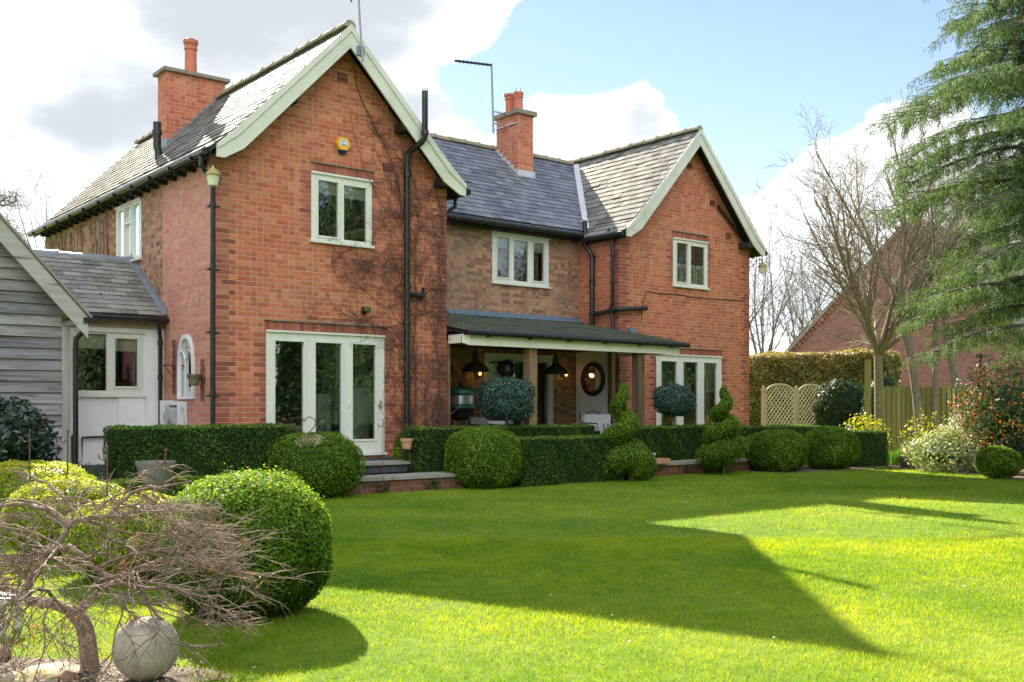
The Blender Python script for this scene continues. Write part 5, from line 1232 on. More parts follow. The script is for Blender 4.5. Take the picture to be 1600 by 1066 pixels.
# wreath on the porch door
WR_ = onY(793, 576, 2.76); mb = MB(); Rw = []
n = 700; a = rng.uniform(0, 2 * pi, n); rr = rng.normal(0, .025, n); P = np.stack([WR_[0] + (.15 + rr) * np.cos(a), 2.74 + rng.normal(0, .02, n), WR_[2] + (.15 + rr) * np.sin(a)], 1)
A = leaves(P, np.tile([0, -1, 0], (n, 1)).astype(float), .06, aspect=.4); MAT['wreath'] = leaf_mat('wreath_leaf', [(0, (.02, .02, .04)), (1, (.12, .11, .18))], trans=.05)
tag(mesh_np('door_wreath', A[0], [A[1]], MAT['wreath'], rnd=A[2], loc=WR_), 'dark leaf wreath hanging on the porch door glass', 'wreath')
# barbecue
bx, by = 5.50, .95
BQ = thing('barbecue', 'green domed barbecue with a steel band on a stand in the porch', 'barbecue', (bx, by, .4))
mb = MB(); mb.lathe([(.25, 1.32), (.285, 1.36), (.285, 1.38), (.25, 1.44), (.12, 1.475), (.04, 1.48)], (bx, by, .30), 28); mb.build('lid', MAT['greenen'], BQ, smooth=True)
mb = MB(); mb.lathe([(.245, 1.14), (.255, 1.15), (.255, 1.31), (.245, 1.32)], (bx, by, .30), 28); mb.build('band', MAT['steel'], BQ, smooth=True)
mb = MB(); mb.lathe([(.22, 1.02), (.285, 1.07), (.285, 1.12), (.25, 1.139)], (bx, by, .30), 28); mb.build('rim', MAT['greenen'], BQ, smooth=True)
mb = MB(); mb.lathe([(.12, .82), (.22, .88), (.26, 1.0), (.24, 1.019)], (bx, by, .30), 24); mb.build('bowl', MAT['blackiron'], BQ, smooth=True); mb = MB(); mb.lathe([(.03, 1.481), (.05, 1.53), (.05, 1.57), (.02, 1.60)], (bx, by, .30), 12); mb.build('knob', MAT['blackiron'], BQ, smooth=True)
for k in range(3):
    t = 2 * pi * k / 3 + .9; mb = MB(); mb.tube([(bx + .13 * cos(t), by + .13 * sin(t), 1.12), (bx + .20 * cos(t), by + .20 * sin(t), .40)], .014, 8); mb.build('leg', MAT['steel'], BQ)
# seats
def seat(label, cx, cy, ang, w_, mat, name='armchair', stripe=False, group=None, frame='blackiron', ht=1.12):
    o = thing(name, label, 'chair' if name != 'metal_bench' else 'bench', (cx, cy, .4)); T = TR(cx, cy, ang)
    mb = MB(); mb.T = T; mb.box((-w_ / 2, -.28, .78), (w_ / 2, .26, .86)); mb.build('seat', MAT[frame], o)
    mb = MB(); mb.T = T; mb.box((-w_ / 2 + .03, -.26, .861), (w_ / 2 - .03, .18, .95)); mb.box((-w_ / 2 + .03, .14, .90), (w_ / 2 - .03, .25, ht)); mb.build('cushion', MAT[mat], o)
    for sx in (-1, 1):
        for sy in (-.26, .23):
            mb = MB(); mb.T = T; x0 = sx * (w_ / 2 - .02); mb.box((x0 - .018, sy, .40), (x0 + .018, sy + .036, .78)); mb.build('leg', MAT[frame], o)
        mb = MB(); mb.T = T; x0 = sx * (w_ / 2 + .01); mb.tube([(x0, -.26, .86), (x0, -.26, 1.02), (x0, .22, 1.04), (x0, .24, ht + .03)], .016, 6); mb.build('arm', MAT[frame], o)
    mb = MB(); mb.T = T; mb.tube([(-w_ / 2, .27, ht - .05)] + [(w_ / 2 * -cos(t) * .5, .27, ht - .02 + .09 * sin(t)) for t in np.linspace(0, pi, 9)] + [(w_ / 2, .27, ht - .05)], .014, 6); mb.build('back_rail', MAT[frame], o)
    return o
seat('armchair with a rumpled grey brown cushion next to the barbecue', 5.85, .55, .3, .5, 'greycloth', ht=1.18)
seat('low pale grey chair between the barbecue and the lollipop tree', 6.45, .95, -.2, .5, 'cloth', ht=1.10)
s_ = seat('black metal garden seat covered with white cloth below the round mirror', 9.45, 1.0, .1, .95, 'cloth', name='metal_bench', ht=1.22)
mb = MB(); mb.T = TR(9.45, 1.0, .1)
for k in range(12): mb.mi = k % 2; mb.box((-.42 + k * .07, -.30, .66), (-.42 + k * .07 + .07, -.29, 1.02))
tag(mb.build('striped_throw', [MAT['cloth'], MAT['stripe'] if 'stripe' in MAT else MAT.setdefault('stripe', flat_mat('stripe_blue', (.22, .26, .36), .9))], loc=(9.45, .72, .66)), 'grey and white striped throw hanging over the garden seat', 'throw')

# ------------------------------------------------------------------ bare creeper on the left gable
CV = thing('wall_creeper', 'bare creeper stems spread around the black flue on the left gable', 'climbing plant', (3.6, -.02, .2))
cp = []; RC = random.Random(9)
def w2(px, py, n=.03): 
    q = onY(px, py, 0); return np.array([q[0], -n, q[2]])
mains = [([(632, 690), (628, 640), (634, 590), (627, 530), (634, 480), (628, 430), (634, 385), (626, 330), (620, 280), (600, 230), (575, 180), (552, 120), (551, 95)], .019),
 ([(640, 690), (648, 620), (645, 540), (650, 470), (646, 400), (652, 330), (640, 270), (622, 215), (600, 160), (585, 120)], .015),
 ([(684, 690), (676, 640), (688, 590), (678, 530), (690, 470), (684, 410), (692, 350), (676, 290)], .018),
 ([(672, 690), (662, 640), (668, 600), (690, 570), (700, 610)], .014),
 ([(632, 470), (608, 440), (580, 425), (548, 418), (518, 406)], .011), ([(632, 505), (600, 512), (570, 502), (530, 499), (480, 497)], .010),
 ([(628, 470), (600, 480), (575, 460), (550, 440), (534, 428)], .010), ([(630, 430), (600, 405), (580, 380), (590, 350)], .009),
 ([(626, 400), (600, 415), (570, 410), (545, 390), (528, 400)], .009), ([(628, 560), (612, 530), (608, 560), (600, 600)], .008),
 ([(634, 380), (615, 340), (595, 320), (560, 240), (545, 175)], .008), ([(628, 330), (608, 290), (585, 230), (578, 180)], .007),
 ([(645, 420), (670, 400), (690, 380), (697, 440)], .009), ([(646, 330), (668, 300), (684, 270)], .008), ([(650, 470), (680, 450), (700, 470), (712, 500)], .009),
 ([(634, 590), (616, 610), (610, 640), (622, 660)], .008), ([(660, 640), (690, 650), (712, 640), (725, 620)], .008), ([(680, 560), (700, 555), (720, 590), (740, 585)], .006)]
def shoot(p, d, Ln, r, lvl):
    n = max(4, int(Ln / .06)); pts = [p]; d = np.array(d, float)
    for k in range(n):
        d = d + np.array([RC.gauss(0, .35), RC.gauss(0, .1), RC.gauss(.03, .35)]); d /= np.linalg.norm(d); q = pts[-1] + d * Ln / n
        q[1] = min(-.008, max(-.13, q[1])); 
        if q[0] > 4.52 or q[2] > 7.3 - abs(q[0] - 2.24) * 1.0: break
        pts.append(q)
    if len(pts) < 3: return
    P = np.array(pts); cp.append((P, np.linspace(r, r * .4, len(P))))
    if lvl > 0:
        for _ in range(RC.randint(2, 4)):
            i = RC.randint(1, len(P) - 1); a = RC.uniform(0, 2 * pi); shoot(P[i], (cos(a), RC.gauss(0, .25), sin(a)), Ln * RC.uniform(.35, .7), r * .6, lvl - 1)
for ctrl, r in mains:
    P = smoothpath([w2(px, py, .02 + RC.uniform(0, .04)) for px, py in ctrl], 5); P[:, 0] += [RC.gauss(0, .012) for _ in P]; P[:, 1] = np.minimum(P[:, 1], -.01); cp.append((P, np.linspace(r, r * .4, len(P))))
    Lg = np.linalg.norm(np.diff(P, axis=0), axis=1).sum()
    for _ in range(int(Lg * 8)):
        i = RC.randint(1, len(P) - 1)
        if P[i][2] > 6.0 and RC.random() < .55: continue
        a = RC.uniform(0, 2 * pi); shoot(P[i], (cos(a), RC.gauss(-.1, .2), sin(a) + .2), RC.uniform(.25, .85), max(.004, r * .45), 2 if P[i][2] < 5 else 1)
for (px, py, k, s) in ((560, 420, 24, .30), (595, 415, 26, .3), (640, 655, 26, .3), (690, 640, 30, .35), (685, 500, 18, .4), (650, 360, 16, .4)):
    for _ in range(k): a = RC.uniform(0, 2 * pi); shoot(w2(px + RC.gauss(0, 14), py + RC.gauss(0, 9), .05), (cos(a), RC.gauss(0, .3), sin(a) * .6), RC.uniform(.2, .45), .004, 1)
tubes_mesh('stems', cp, MAT['barkcreeper'], CV, nfun=lambda r: 4 if r < .008 else 7)
# withered stems on the old brick of the side wall
cp = []
CS = thing('wall_creeper', 'thin withered creeper stems on the old brick side wall of the left wing', 'climbing plant', (0, 7, 3.2))
for y0 in (5.3, 6.1, 6.9, 7.4, 8.0, 8.6, 9.1):
    for _ in range(4):
        p = np.array([-.012, y0 + RC.uniform(-.3, .3), 3.6 + RC.uniform(0, .3)]); pts = [p]
        for k in range(14): p = p + np.array([0, RC.gauss(0, .05), .125]); p[0] = -.012 - RC.random() * .01; pts.append(p.copy()); 
        pts = [q for q in pts if q[2] < 5.25]; cp.append((np.array(pts), np.linspace(.011, .004, len(pts))))
tubes_mesh('stems', cp, MAT['barkcreeper'], CS, nfun=lambda r: 4)
# ------------------------------------------------------------------ right side: hedge, trellis, fence, neighbour
hedge('beech_hedge', 'tall brown topped hedge behind the trellis', 'hedge', at(1150, 34.5), at(1384, 31.5), 1.4, 0, 3.05, 'beech', size=.10, dens=1500, amp=.07, topbias=.12, rad=.15, top_rnd=.45, f=2.5, fuzz=.07)  # sunlit look of the top put into leaf colour, along with dry tips
x, y, _ = at(1316, 30.0)
bush('ivy_clump', 'dark ivy mound swallowing the right end of the trellis', 'climbing plant', (x, y, 0), (.85, .6, 1.08), 'ivy', n=9000, size=.08, p=2.6, amp=.07, f=4, topbias=.15, fuzz=.06)
x, y, _ = at(1378, 28.2)
bush('ivy_clump', 'dark ivy hanging over the left end of the green fence', 'climbing plant', (x, y, 0), (.42, .4, 1.15), 'ivy', n=6000, size=.07, p=2.4, amp=.08, f=5, topbias=.1, fuzz=.06)
def post_(px, d, zt, label):
    x, y, _ = at(px, d); o = thing('trellis_post', label, 'post', (x, y, 0), 'pale posts of the arched trellis')
    mb = MB(); mb.box((x - .05, y - .05, 0), (x + .05, y + .05, zt)); mb.build('shaft', MAT['trellis'], o)
    mb = MB(); mb.box((x - .065, y - .065, zt + .001), (x + .065, y + .065, zt + .03)); mb.lathe([(.02, .03), (.045, .07), (.045, .10), (.015, .14), (.005, .15)], (x, y, zt), 10); mb.build('finial', MAT['trellis'], o, smooth=True)
tp = [(1193, 30.0), (1244, 30.4), (1292, 30.8), (1322, 31.1)]
for (q, lb) in zip(tp[:3], ('leftmost pale trellis post with a small finial', 'middle pale trellis post between the two arched panels', 'trellis post at the edge of the dark ivy')): post_(q[0], q[1], 1.86, lb)
def panel(q0, q1, label, sag=.24):
    p0 = np.array(at(*q0)); p1 = np.array(at(*q1)); W_ = np.linalg.norm(p1 - p0) - .12; ax = (p1 - p0) / np.linalg.norm(p1 - p0); p0 = p0 + ax * .06; o = thing('lattice_screen', label, 'trellis', (*p0[:2], 0), 'arched lattice trellis panels')
    nrm = np.array([ax[1], -ax[0], 0])
    f = lambda u, n, z: tuple(p0 + ax * u + nrm * n + np.array([0, 0, z]))
    zb = .55; zs = 1.80; top = lambda u: zs + sag * (1 - ((u - W_ / 2) / (W_ / 2)) ** 2) ** .6 if 0 < u < W_ else zs
    mb = MB(); mb.tube([f(u, 0, top(u)) for u in np.linspace(0.001, W_ - .001, 16)], .028, 6); mb.tube([f(.02, 0, zb), f(.02, 0, zs)], .022, 6); mb.tube([f(W_ - .02, 0, zb), f(W_ - .02, 0, zs)], .022, 6); mb.tube([f(0, 0, zb), f(W_, 0, zb)], .025, 6); mb.build('frame', MAT['trellis'], o)
    mb = MB(); st = .125
    for s, nn in ((1, .010), (-1, -.010)):
        for k in np.arange(-W_ - 2, W_ * 2 + 2, st):
            pts = []
            for u in np.linspace(0, W_, 40):
                z = zb + (u - k) * s * 1.25 if s > 0 else zb + (k - u) * 1.25
                if zb < z < top(u): pts.append((u, z))
            if len(pts) > 1:
                a, b_ = pts[0], pts[-1]; mb.prism([f(a[0], nn, a[1] - .014), f(a[0], nn, a[1] + .014), f(b_[0], nn, b_[1] + .014), f(b_[0], nn, b_[1] - .014)], tuple(nrm * .009))
    mb.build('lattice', MAT['trellis'], o)
panel(tp[0], tp[1], 'left arched lattice trellis panel nearest the house'); panel(tp[1], tp[2], 'second arched lattice panel, right of the middle post'); panel(tp[2], tp[3], 'third lattice panel half hidden behind dark ivy', sag=.05)
# close board fence
f0 = np.array(at(1378, 26.6)); f1 = np.array(at(1760, 24.4)); W_ = np.linalg.norm(f1 - f0); ax = (f1 - f0) / W_; nr = np.array([ax[1], -ax[0], 0]); 
if nr[1] > 0: nr = -nr
FE = thing('board_fence', 'mossy green close board fence beyond the lawn edge', 'fence', (*((f0 + f1) / 2)[:2], 0)); mb = MB(); u = 0; R = random.Random(2)
while u < W_:
    zt = 1.90 + R.uniform(-.012, .012); a = f0 + ax * u; b_ = f0 + ax * (u + .105)
    mb.prism([tuple(a), tuple(b_), tuple(b_ + nr * .008), tuple(a + nr * .03)], (0, 0, zt)); u += .118
mb.build('boards', MAT['fence'], FE); mb = MB(); mb.prism([tuple(f0 - nr * .012), tuple(f1 - nr * .012), tuple(f1 - nr * .006), tuple(f0 - nr * .006)], (0, 0, 1.86)); mb.build('gap_shade', MAT['soffit'], FE)  # dark sheet behind the boards stands in for shade in the gaps
for z in (.35, 1.0, 1.65):
    mb = MB(); a = f0 - nr * .02; b_ = f1 - nr * .02; mb.prism([tuple(a + [0, 0, z]), tuple(b_ + [0, 0, z]), tuple(b_ - nr * .05 + [0, 0, z]), tuple(a - nr * .05 + [0, 0, z])], (0, 0, .08)); mb.build('rail', MAT['fence'], FE)
# neighbouring house
nd = 46.0
apx = np.array(at(1421, nd)); eL = np.array(at(1120, nd)); eR = np.array(at(1722, nd)); ux = np.array([RT[0], RT[1], 0]); fw = np.array([FW[0], FW[1], 0])
NH = thing('neighbour_house', 'large plain red brick gable of the house next door behind the fence', 'house', (*apx[:2], 0))
za = 1.4 + (HOR - 347) / FPX * nd; ze = za - 300 / FPX * nd * 1.10
dpt = fw * .85 + ux * .75
mb = MB(); mb.prism([tuple(eL), tuple(eR), (*eR[:2], ze), (*apx[:2], za), (*eL[:2], ze)], tuple(dpt * 9)); mb.build('wall', MAT['brickfar'], NH)
for s, e in ((1, eR), (-1, eL)):
    mb = MB(); o_ = ux * s * .35; a = apx - fw * .12; b_ = e + o_ - fw * .12; zb = ze - .35
    mb.prism([(*a[:2], za + .12), (*b_[:2], zb + .12), (*b_[:2], zb + .30), (*a[:2], za + .32)], tuple(dpt * 9.4)); mb.build('roof', MAT['capstone'], NH)
    mb = MB(); a2 = apx - fw * .09; nst = 60
    for k in range(nst):
        t = (k + .5) / nst; c = a2 * (1 - t) + (e - fw * .09) * t; z = za * (1 - t) + ze * t - .06; mb.box((c[0] - .05, c[1] - .05, z - .06), (c[0] + .05, c[1] + .05, z + .10))
    mb.build('dentil_course', MAT['bdark'], NH)
for (px, py) in ((1397, 440), (1409, 457)):
    c = at3(px, py, nd - .1); mb = MB(); mb.lathe([(.02, -.16), (.20, -.12), (.22, .02), (.12, .14), (.02, .16)], c, 10); mb.build('vent_cowl', MAT['greyplastic'] if py < 450 else MAT['blackiron'], NH, smooth=True)
x, y, _ = at(1532, 34); LP = thing('lamp_post', 'small black lamp post in front of the neighbouring gable', 'lamp post', (x, y, 0))
mb = MB(); mb.tube([(x, y, 0), (x, y, 3.0)], .04, 6); mb.build('pole', MAT['blackiron'], LP); mb = MB(); mb.box((x - .12, y - .12, 3.0), (x + .25, y + .1, 3.1)); mb.build('head', MAT['blackiron'], LP)

# ------------------------------------------------------------------ trees
def grow(R, p, d, Ln, r, lvl, cfg, out):
    c = cfg[lvl]; n = c['seg']; pts = [np.array(p, float)]; d = np.array(d, float); d /= np.linalg.norm(d)
    for k in range(n):
        d = d + np.array([R.gauss(0, c['w']), R.gauss(0, c['w']), R.gauss(0, c['w']) + c.get('up', 0)]); d /= np.linalg.norm(d); pts.append(pts[-1] + d * Ln / n)
    P = np.array(pts); Rr = np.linspace(r, r * c.get('tap', .4), n + 1); out.append((P, Rr, lvl))
    if lvl + 1 >= len(cfg): return
    for k in range(c['n']):
        t = c.get('t0', .25) + (1 - c.get('t0', .25)) * (k + R.random()) / c['n']; i = min(n - 1, int(t * n)); q = P[i] + (P[i + 1] - P[i]) * (t * n - i); tg = (P[i + 1] - P[i]); tg /= np.linalg.norm(tg)
        az = R.uniform(0, 2 * pi); s = np.array([cos(az), sin(az), R.uniform(-.3, .4)]); s -= tg * s.dot(tg); s /= np.linalg.norm(s) + 1e-6; a = radians(R.uniform(*c['ang']))
        grow(R, q, tg * cos(a) + s * sin(a), Ln * R.uniform(*c['lr']) * (1.15 - .5 * t), Rr[i] * c.get('rr', .55), lvl + 1, cfg, out)
def bare_tree(label, px, d, zfork, trunkr, lean, crown, seed, group=None, nlimb=5, cfg=None, mat='barktree', name='bare_tree', spread=(25, 50), rot=0):
    x, y, _ = at(px, d); R = random.Random(seed); o = thing(name, label, 'tree', (x, y, 0), group); out = []
    top = np.array([x + lean[0] * RT[0], y + lean[0] * RT[1], zfork]); mid = np.array([x + lean[0] * .35 * RT[0], y + lean[0] * .35 * RT[1], zfork * .5])
    T_ = smoothpath([(x, y, -.1), mid, top], 5); trk = [(T_, np.linspace(trunkr, trunkr * .72, len(T_)))]
    cfg = cfg or [dict(seg=9, w=.045, n=11, ang=(20, 45), lr=(.30, .52), up=.0, t0=.12, tap=.3, rr=.5), dict(seg=6, w=.06, n=7, ang=(20, 45), lr=(.34, .56), up=.03, t0=.12, tap=.35, rr=.5), dict(seg=4, w=.07, n=5, ang=(25, 50), lr=(.4, .7), up=.03, tap=.5, rr=.6), dict(seg=3, w=.1, n=0, ang=(20, 40), lr=(.4, .6), tap=.6)]
    for k in range(nlimb):
        az = 2 * pi * k / nlimb + R.uniform(-.3, .3) + rot; a = radians(R.uniform(*spread)); Ln = crown * R.uniform(.85, 1.1)
        grow(R, top, (sin(a) * cos(az), sin(a) * sin(az), cos(a)), Ln, trunkr * .42, 0, cfg, out)
    tubes_mesh('trunk', trk + [(P, r) for P, r, l in out if l == 0], MAT[mat], o, nfun=lambda r: 8)
    tubes_mesh('crown', [(P, np.maximum(r, .0042 * d / 28)) for P, r, l in out if l > 0], MAT[mat], o, nfun=lambda r: 3 if r < .012 else 5)
    return o
bare_tree('largest bare tree with a wide fan of branches behind the clipped balls', 1375, 27.5, 2.75, .15, (-.05, 0), 5.0, 4, nlimb=11, spread=(14, 66))
bare_tree('slim bare tree with a curved trunk in the middle of the fence', 1442, 25.0, 3.9, .12, (-.55, 0), 4.4, 8, nlimb=5, spread=(6, 42))
bare_tree('dark leaning bare tree whose stem slopes left above the photinia', 1506, 24.0, 3.4, .11, (-.45, 0), 4.0, 12, nlimb=4, spread=(15, 45))
bare_tree('straight mossy green stemmed young tree against the fence', 1461, 25.8, 4.2, .085, (.02, 0), 2.6, 15, nlimb=3, spread=(10, 30))
bare_tree('thin bare sapling rising behind the photinia', 1573, 26.5, 3.6, .06, (.1, 0), 2.6, 18, nlimb=3, spread=(10, 35))
x, y, _ = at(1356, 27.0); mb = MB(); mb.box((x - .06, y - .06, 0), (x + .06, y + .06, 2.62)); tag(mb.build('tree_stake', MAT['fence'], loc=(x, y, 0)), 'square green timber post beside the trunk of the largest bare tree', 'post')
cf = [dict(seg=7, w=.06, n=9, ang=(20, 45), lr=(.35, .55), up=.03, t0=.1, tap=.2, rr=.45), dict(seg=5, w=.08, n=7, ang=(20, 45), lr=(.4, .6), up=.03, t0=.1, tap=.4), dict(seg=3, w=.08, n=0, ang=(20, 40), lr=(.4, .6))]
for (px, d, zf, cr, sd, lb) in ((1195, 55, 3, 7.0, 31, 'hazy far tree just right of the house corner'), (1250, 62, 3, 7.5, 32, 'hazy far tree above the tall brown hedge'), (1310, 58, 3, 7.0, 33, 'hazy far tree left of the neighbouring gable'), (1128, 60, 4, 6.0, 34, 'hazy far tree hidden low behind the right gable')):
    bare_tree(lb, px, d, zf, .16, (0, 0), cr, sd, nlimb=6, cfg=cf, mat='barkfar', spread=(8, 45), group='distant bare trees')
bare_tree('slender pale birch far behind the barn roof', 66, 44, 3.0, .13, (.2, 0), 7.4, 41, nlimb=3, cfg=cf, mat='barkfar', spread=(2, 16))
bare_tree('bare tree top just showing over the middle roof ridge', 884, 52, 5, .2, (0, 0), 6.6, 43, nlimb=4, cfg=cf, mat='barkfar', spread=(2, 20))
# pine at the far left
x, y, _ = at(-15, 36); PT = thing('pine_tree', 'dark pine tree far behind the timber barn', 'tree', (x, y, 0)); R = random.Random(3)
mb = MB(); mb.tube([(x, y, -.1), (x, y, 8.6)], .2, 8); mb.build('trunk', MAT['barktree'], PT); pts = []; bp_ = []
for k in range(44):
    z = 3.5 + 5.4 * k / 44; a = R.uniform(0, 2 * pi); Ln = (2.3 - (z - 3.5) * .30) * R.uniform(.6, 1.1); e = np.array([x + cos(a) * Ln, y + sin(a) * Ln, z + .5 * Ln * .5]); s = np.array([x, y, z]); bp_.append((np.array([s, (s + e) / 2 - [0, 0, .1], e]), np.array([.05, .03, .015])))
    for _ in range(9):
        t = R.uniform(.35, 1); c = s + (e - s) * t + np.array([R.gauss(0, .22), R.gauss(0, .22), R.gauss(0, .14)]); pts.append(c)
tubes_mesh('branch', bp_, MAT['barktree'], PT)
pts = np.array(pts); P = np.repeat(pts, 46, axis=0) + rng.normal(size=(len(pts) * 46, 3)) * [.13, .13, .11]; A = leaves(P, sph_dirs(len(P)), .15, aspect=.13, spread=1); mesh_np('crown', A[0], [A[1]], MAT['pine'], PT, rnd=A[2])

# cedar at the right edge
x, y, _ = at(1700, 16.2); CE = thing('cedar_tree', 'tall cedar with drooping green sprays at the right edge', 'tree', (x, y, 0)); R = random.Random(21)
T_ = smoothpath([(x, y, -.1), (x + .05, y, 3), (x, y + .05, 7), (x, y, 11)], 5); tubes_mesh('trunk', [(T_, np.linspace(.26, .06, len(T_)))], MAT['barkcedar'], CE)
bp_ = []; NP = []; ND = []; NR = []
for k in range(122):
    z = 2.5 + 8.3 * (k + R.random()) / 122; a = k * 2.399 + R.uniform(-.4, .4); Ln = (2.95 - max(0, z - 6.2) * .40) * R.uniform(.66, 1.06) * (1.25 if 6.0 < z < 6.9 and k % 2 else 1); Ln = max(Ln, .6); up = R.uniform(-.02, .28)
    d = np.array([cos(a), sin(a), 0]); s = np.array([x, y, z]); side = np.array([-sin(a), cos(a), 0]); pts = []
    for t in np.linspace(0, 1, 9): pts.append(s + d * Ln * t + side * .12 * sin(t * 5 + k) + np.array([0, 0, up * Ln * t - .30 * Ln * t ** 2.4]))
    P = np.array(pts); bp_.append((P, np.linspace(.05, .010, 9))); dens = R.uniform(.55, 1.0)
    ns = int(Ln * 11)
    for j in range(ns):
        t = .16 + .84 * (j + R.random()) / ns; i = min(7, int(t * 8)); q = P[i] + (P[i + 1] - P[i]) * (t * 8 - i); sg = 1 if j % 2 else -1; l2 = (.30 + .62 * (1 - abs(t - .45))) * R.uniform(.5, 1.1)
        sd = d * R.uniform(.35, .8) + side * sg + np.array([0, 0, R.uniform(-.12, .10)]); sd /= np.linalg.norm(sd); sp = [q]
        for m in range(6): sd = sd + np.array([R.gauss(0, .08), R.gauss(0, .08), -.06]); sd /= np.linalg.norm(sd); sp.append(sp[-1] + sd * l2 / 6)
        SP = np.array(sp); bp_.append((SP, np.linspace(.012, .003, 7)))
        tone = R.uniform(-.15, .15)
        cnt = int(240 * dens * l2 / .5); tt = rng.random(cnt) * 6; ii = np.minimum(5, tt.astype(int)); q2 = SP[ii] + (SP[ii + 1] - SP[ii]) * (tt - ii)[:, None]
        hang = rng.random(cnt) ** 1.6 * .17; q2 = q2 + rng.normal(size=(cnt, 3)) * [.025, .025, .012]; q2[:, 2] -= hang
        dd = rng.normal(size=(cnt, 3)) * .45 + sd * .6; dd[:, 2] -= .75; NP.append(q2); ND.append(dd); NR.append(rng.random(cnt) * .7 + .15 + tone - hang * .8)
NP = np.concatenate(NP); ND = np.concatenate(ND); NR = np.concatenate(NR); ND /= np.linalg.norm(ND, axis=1)[:, None]
sd_ = np.cross(ND, rng.normal(size=ND.shape)); sd_ /= np.linalg.norm(sd_, axis=1)[:, None]; ln = rng.uniform(.03, .065, len(NP))[:, None]
V = np.stack([NP - sd_ * .004, NP + sd_ * .004, NP + ND * ln + sd_ * .003, NP + ND * ln - sd_ * .003], 1).reshape(-1, 3)
mesh_np('needles', V, [np.arange(len(V)).reshape(-1, 4)], MAT['cedar'], CE, rnd=np.clip(NR, 0, 1)); print('cedar needles', len(NP))
tubes_mesh('branch', bp_, MAT['barkcedar'], CE, nfun=lambda r: 3 if r < .013 else 6)

# ------------------------------------------------------------------ right border
e = [onZ(1386, 729, 0), onZ(1440, 736, 0), onZ(1500, 741, 0), onZ(1560, 747, 0), onZ(1640, 753, 0)]
poly_sheet('flower_bed', [(p[0], p[1]) for p in e] + [(f1[0], f1[1]), (f0[0], f0[1]), (16.2, -1.2), (15.6, -1.9)], .005, 'soil')
poly_sheet('soil_strip', [(11.2, -2.4), (13.5, -2.85), (15.6, -2.75), (15.7, -1.3), (11.6, -1.3)], .006, 'soil')
def shrub(name, label, px, d, dims, mat, n, size, z0=0, **k):
    x, y, _ = at(px, d); return bush(name, label, 'shrub', (x, y, z0), dims, mat, n=n, size=size, **k)
shrub('photinia', 'glossy photinia shrub with orange red young leaves under the cedar', 1590, 22.5, (1.30, 1.0, 1.18), 'photinia', 9000, .10, p=2, amp=.16, f=3.5, fuzz=.22, core=.55, aspect=.42)
shrub('variegated_shrub', 'cream edged shrub spilling towards the lawn beside the log', 1478, 22.4, (.95, .7, .38), 'varieg', 7000, .06, p=2, amp=.09, f=5, fuzz=.12, core=.6)
shrub('variegated_shrub', 'taller cream edged shrub between the log and the photinia', 1530, 23.2, (.85, .7, .62), 'varieg', 7000, .06, p=2, amp=.10, f=5, fuzz=.14, core=.6)
shrub('evergreen_shrub', 'dark green shrub at the right edge behind the small box ball', 1600, 21.6, (.6, .5, .42), 'ivy', 4000, .07, p=2, amp=.08, f=5, fuzz=.1, core=.6)
shrub('yellow_shrub', 'yellow leaved shrub behind the square hedge block', 1350, 26.0, (.62, .5, .52), 'yellowleaf', 1500, .07, p=2, amp=.12, f=5, fuzz=.16, core=.25)
shrub('yellow_shrub', 'sparse yellow leaved shrub in front of the slim bare tree', 1447, 24.4, (.50, .4, .62), 'yellowleaf', 800, .07, p=2, amp=.14, f=5, fuzz=.2, core=.15)
shrub('russet_grass', 'russet dry tuft beside the slim bare tree', 1470, 23.6, (.24, .2, .45), 'dryleaf', 900, .10, p=2, amp=.05, fuzz=.1, core=.2, aspect=.15)
shrub('heuchera', 'low purple brown plant at the lawn edge', 1424, 23.4, (.26, .22, .12), 'dryleaf2', 700, .07, p=2, amp=.04, fuzz=.04, core=.5) if False else None
MAT['purple'] = leaf_mat('purple_leaf', [(0, (.06, .03, .04)), (1, (.22, .13, .14))], trans=.15)
shrub('purple_plant', 'low purple brown leafy plant at the lawn edge', 1424, 23.4, (.28, .22, .13), 'purple', 900, .07, p=2, amp=.04, fuzz=.04, core=.5)
def tuft(label, px, d, r, h, n, mat, name='iris_clump', wd=.022, lean=.35):
    x, y, _ = at(px, d); a = rng.uniform(0, 2 * pi, n); rr = r * np.sqrt(rng.random(n)); b = np.stack([x + rr * np.cos(a), y + rr * np.sin(a), np.zeros(n)], 1); hh = h * rng.uniform(.6, 1.05, n); a2 = rng.uniform(0, 2 * pi, n); ln = lean * rng.random(n) * hh
    t = b + np.stack([np.cos(a2) * ln, np.sin(a2) * ln, hh], 1); m = b + np.stack([np.cos(a2) * ln * .35, np.sin(a2) * ln * .35, hh * .6], 1); s = np.stack([np.cos(a2 + 1.57), np.sin(a2 + 1.57), np.zeros(n)], 1) * wd / 2
    V = np.stack([b - s, b + s, m + s, t, m - s], 1).reshape(-1, 3)
    return tag(mesh_np(name, V, [np.arange(5 * n).reshape(-1, 5)], MAT[mat], rnd=rng.random(n), loc=(x, y, 0)), label, 'plant')
tuft('clump of bright green spear leaves right of the square hedge', 1405, 24.6, .30, .40, 170, 'spear')
tuft('arching straw coloured grass clump between the spear leaves and cream shrub', 1440, 24.0, .28, .60, 200, 'varieg', name='grass_clump', wd=.014, lean=.9)
x0, y0, _ = at(1472, 22.0); x1, y1, _ = at(1545, 21.6); mb = MB(); mb.tube([(x0, y0, .42), ((x0 + x1) / 2, (y0 + y1) / 2, .37), (x1, y1, .30)], [.055, .075, .085], 10); tag(mb.build('fallen_log', MAT['barktree'], loc=(x0, y0, .4), smooth=True), 'mossy branch lying across the cream edged shrub', 'log')
rock('grey pink rock at the far right lawn edge', 1597, 20.9, (.16, .13, .10), 'brownrock', 9)
n = 1500; pl = []; 
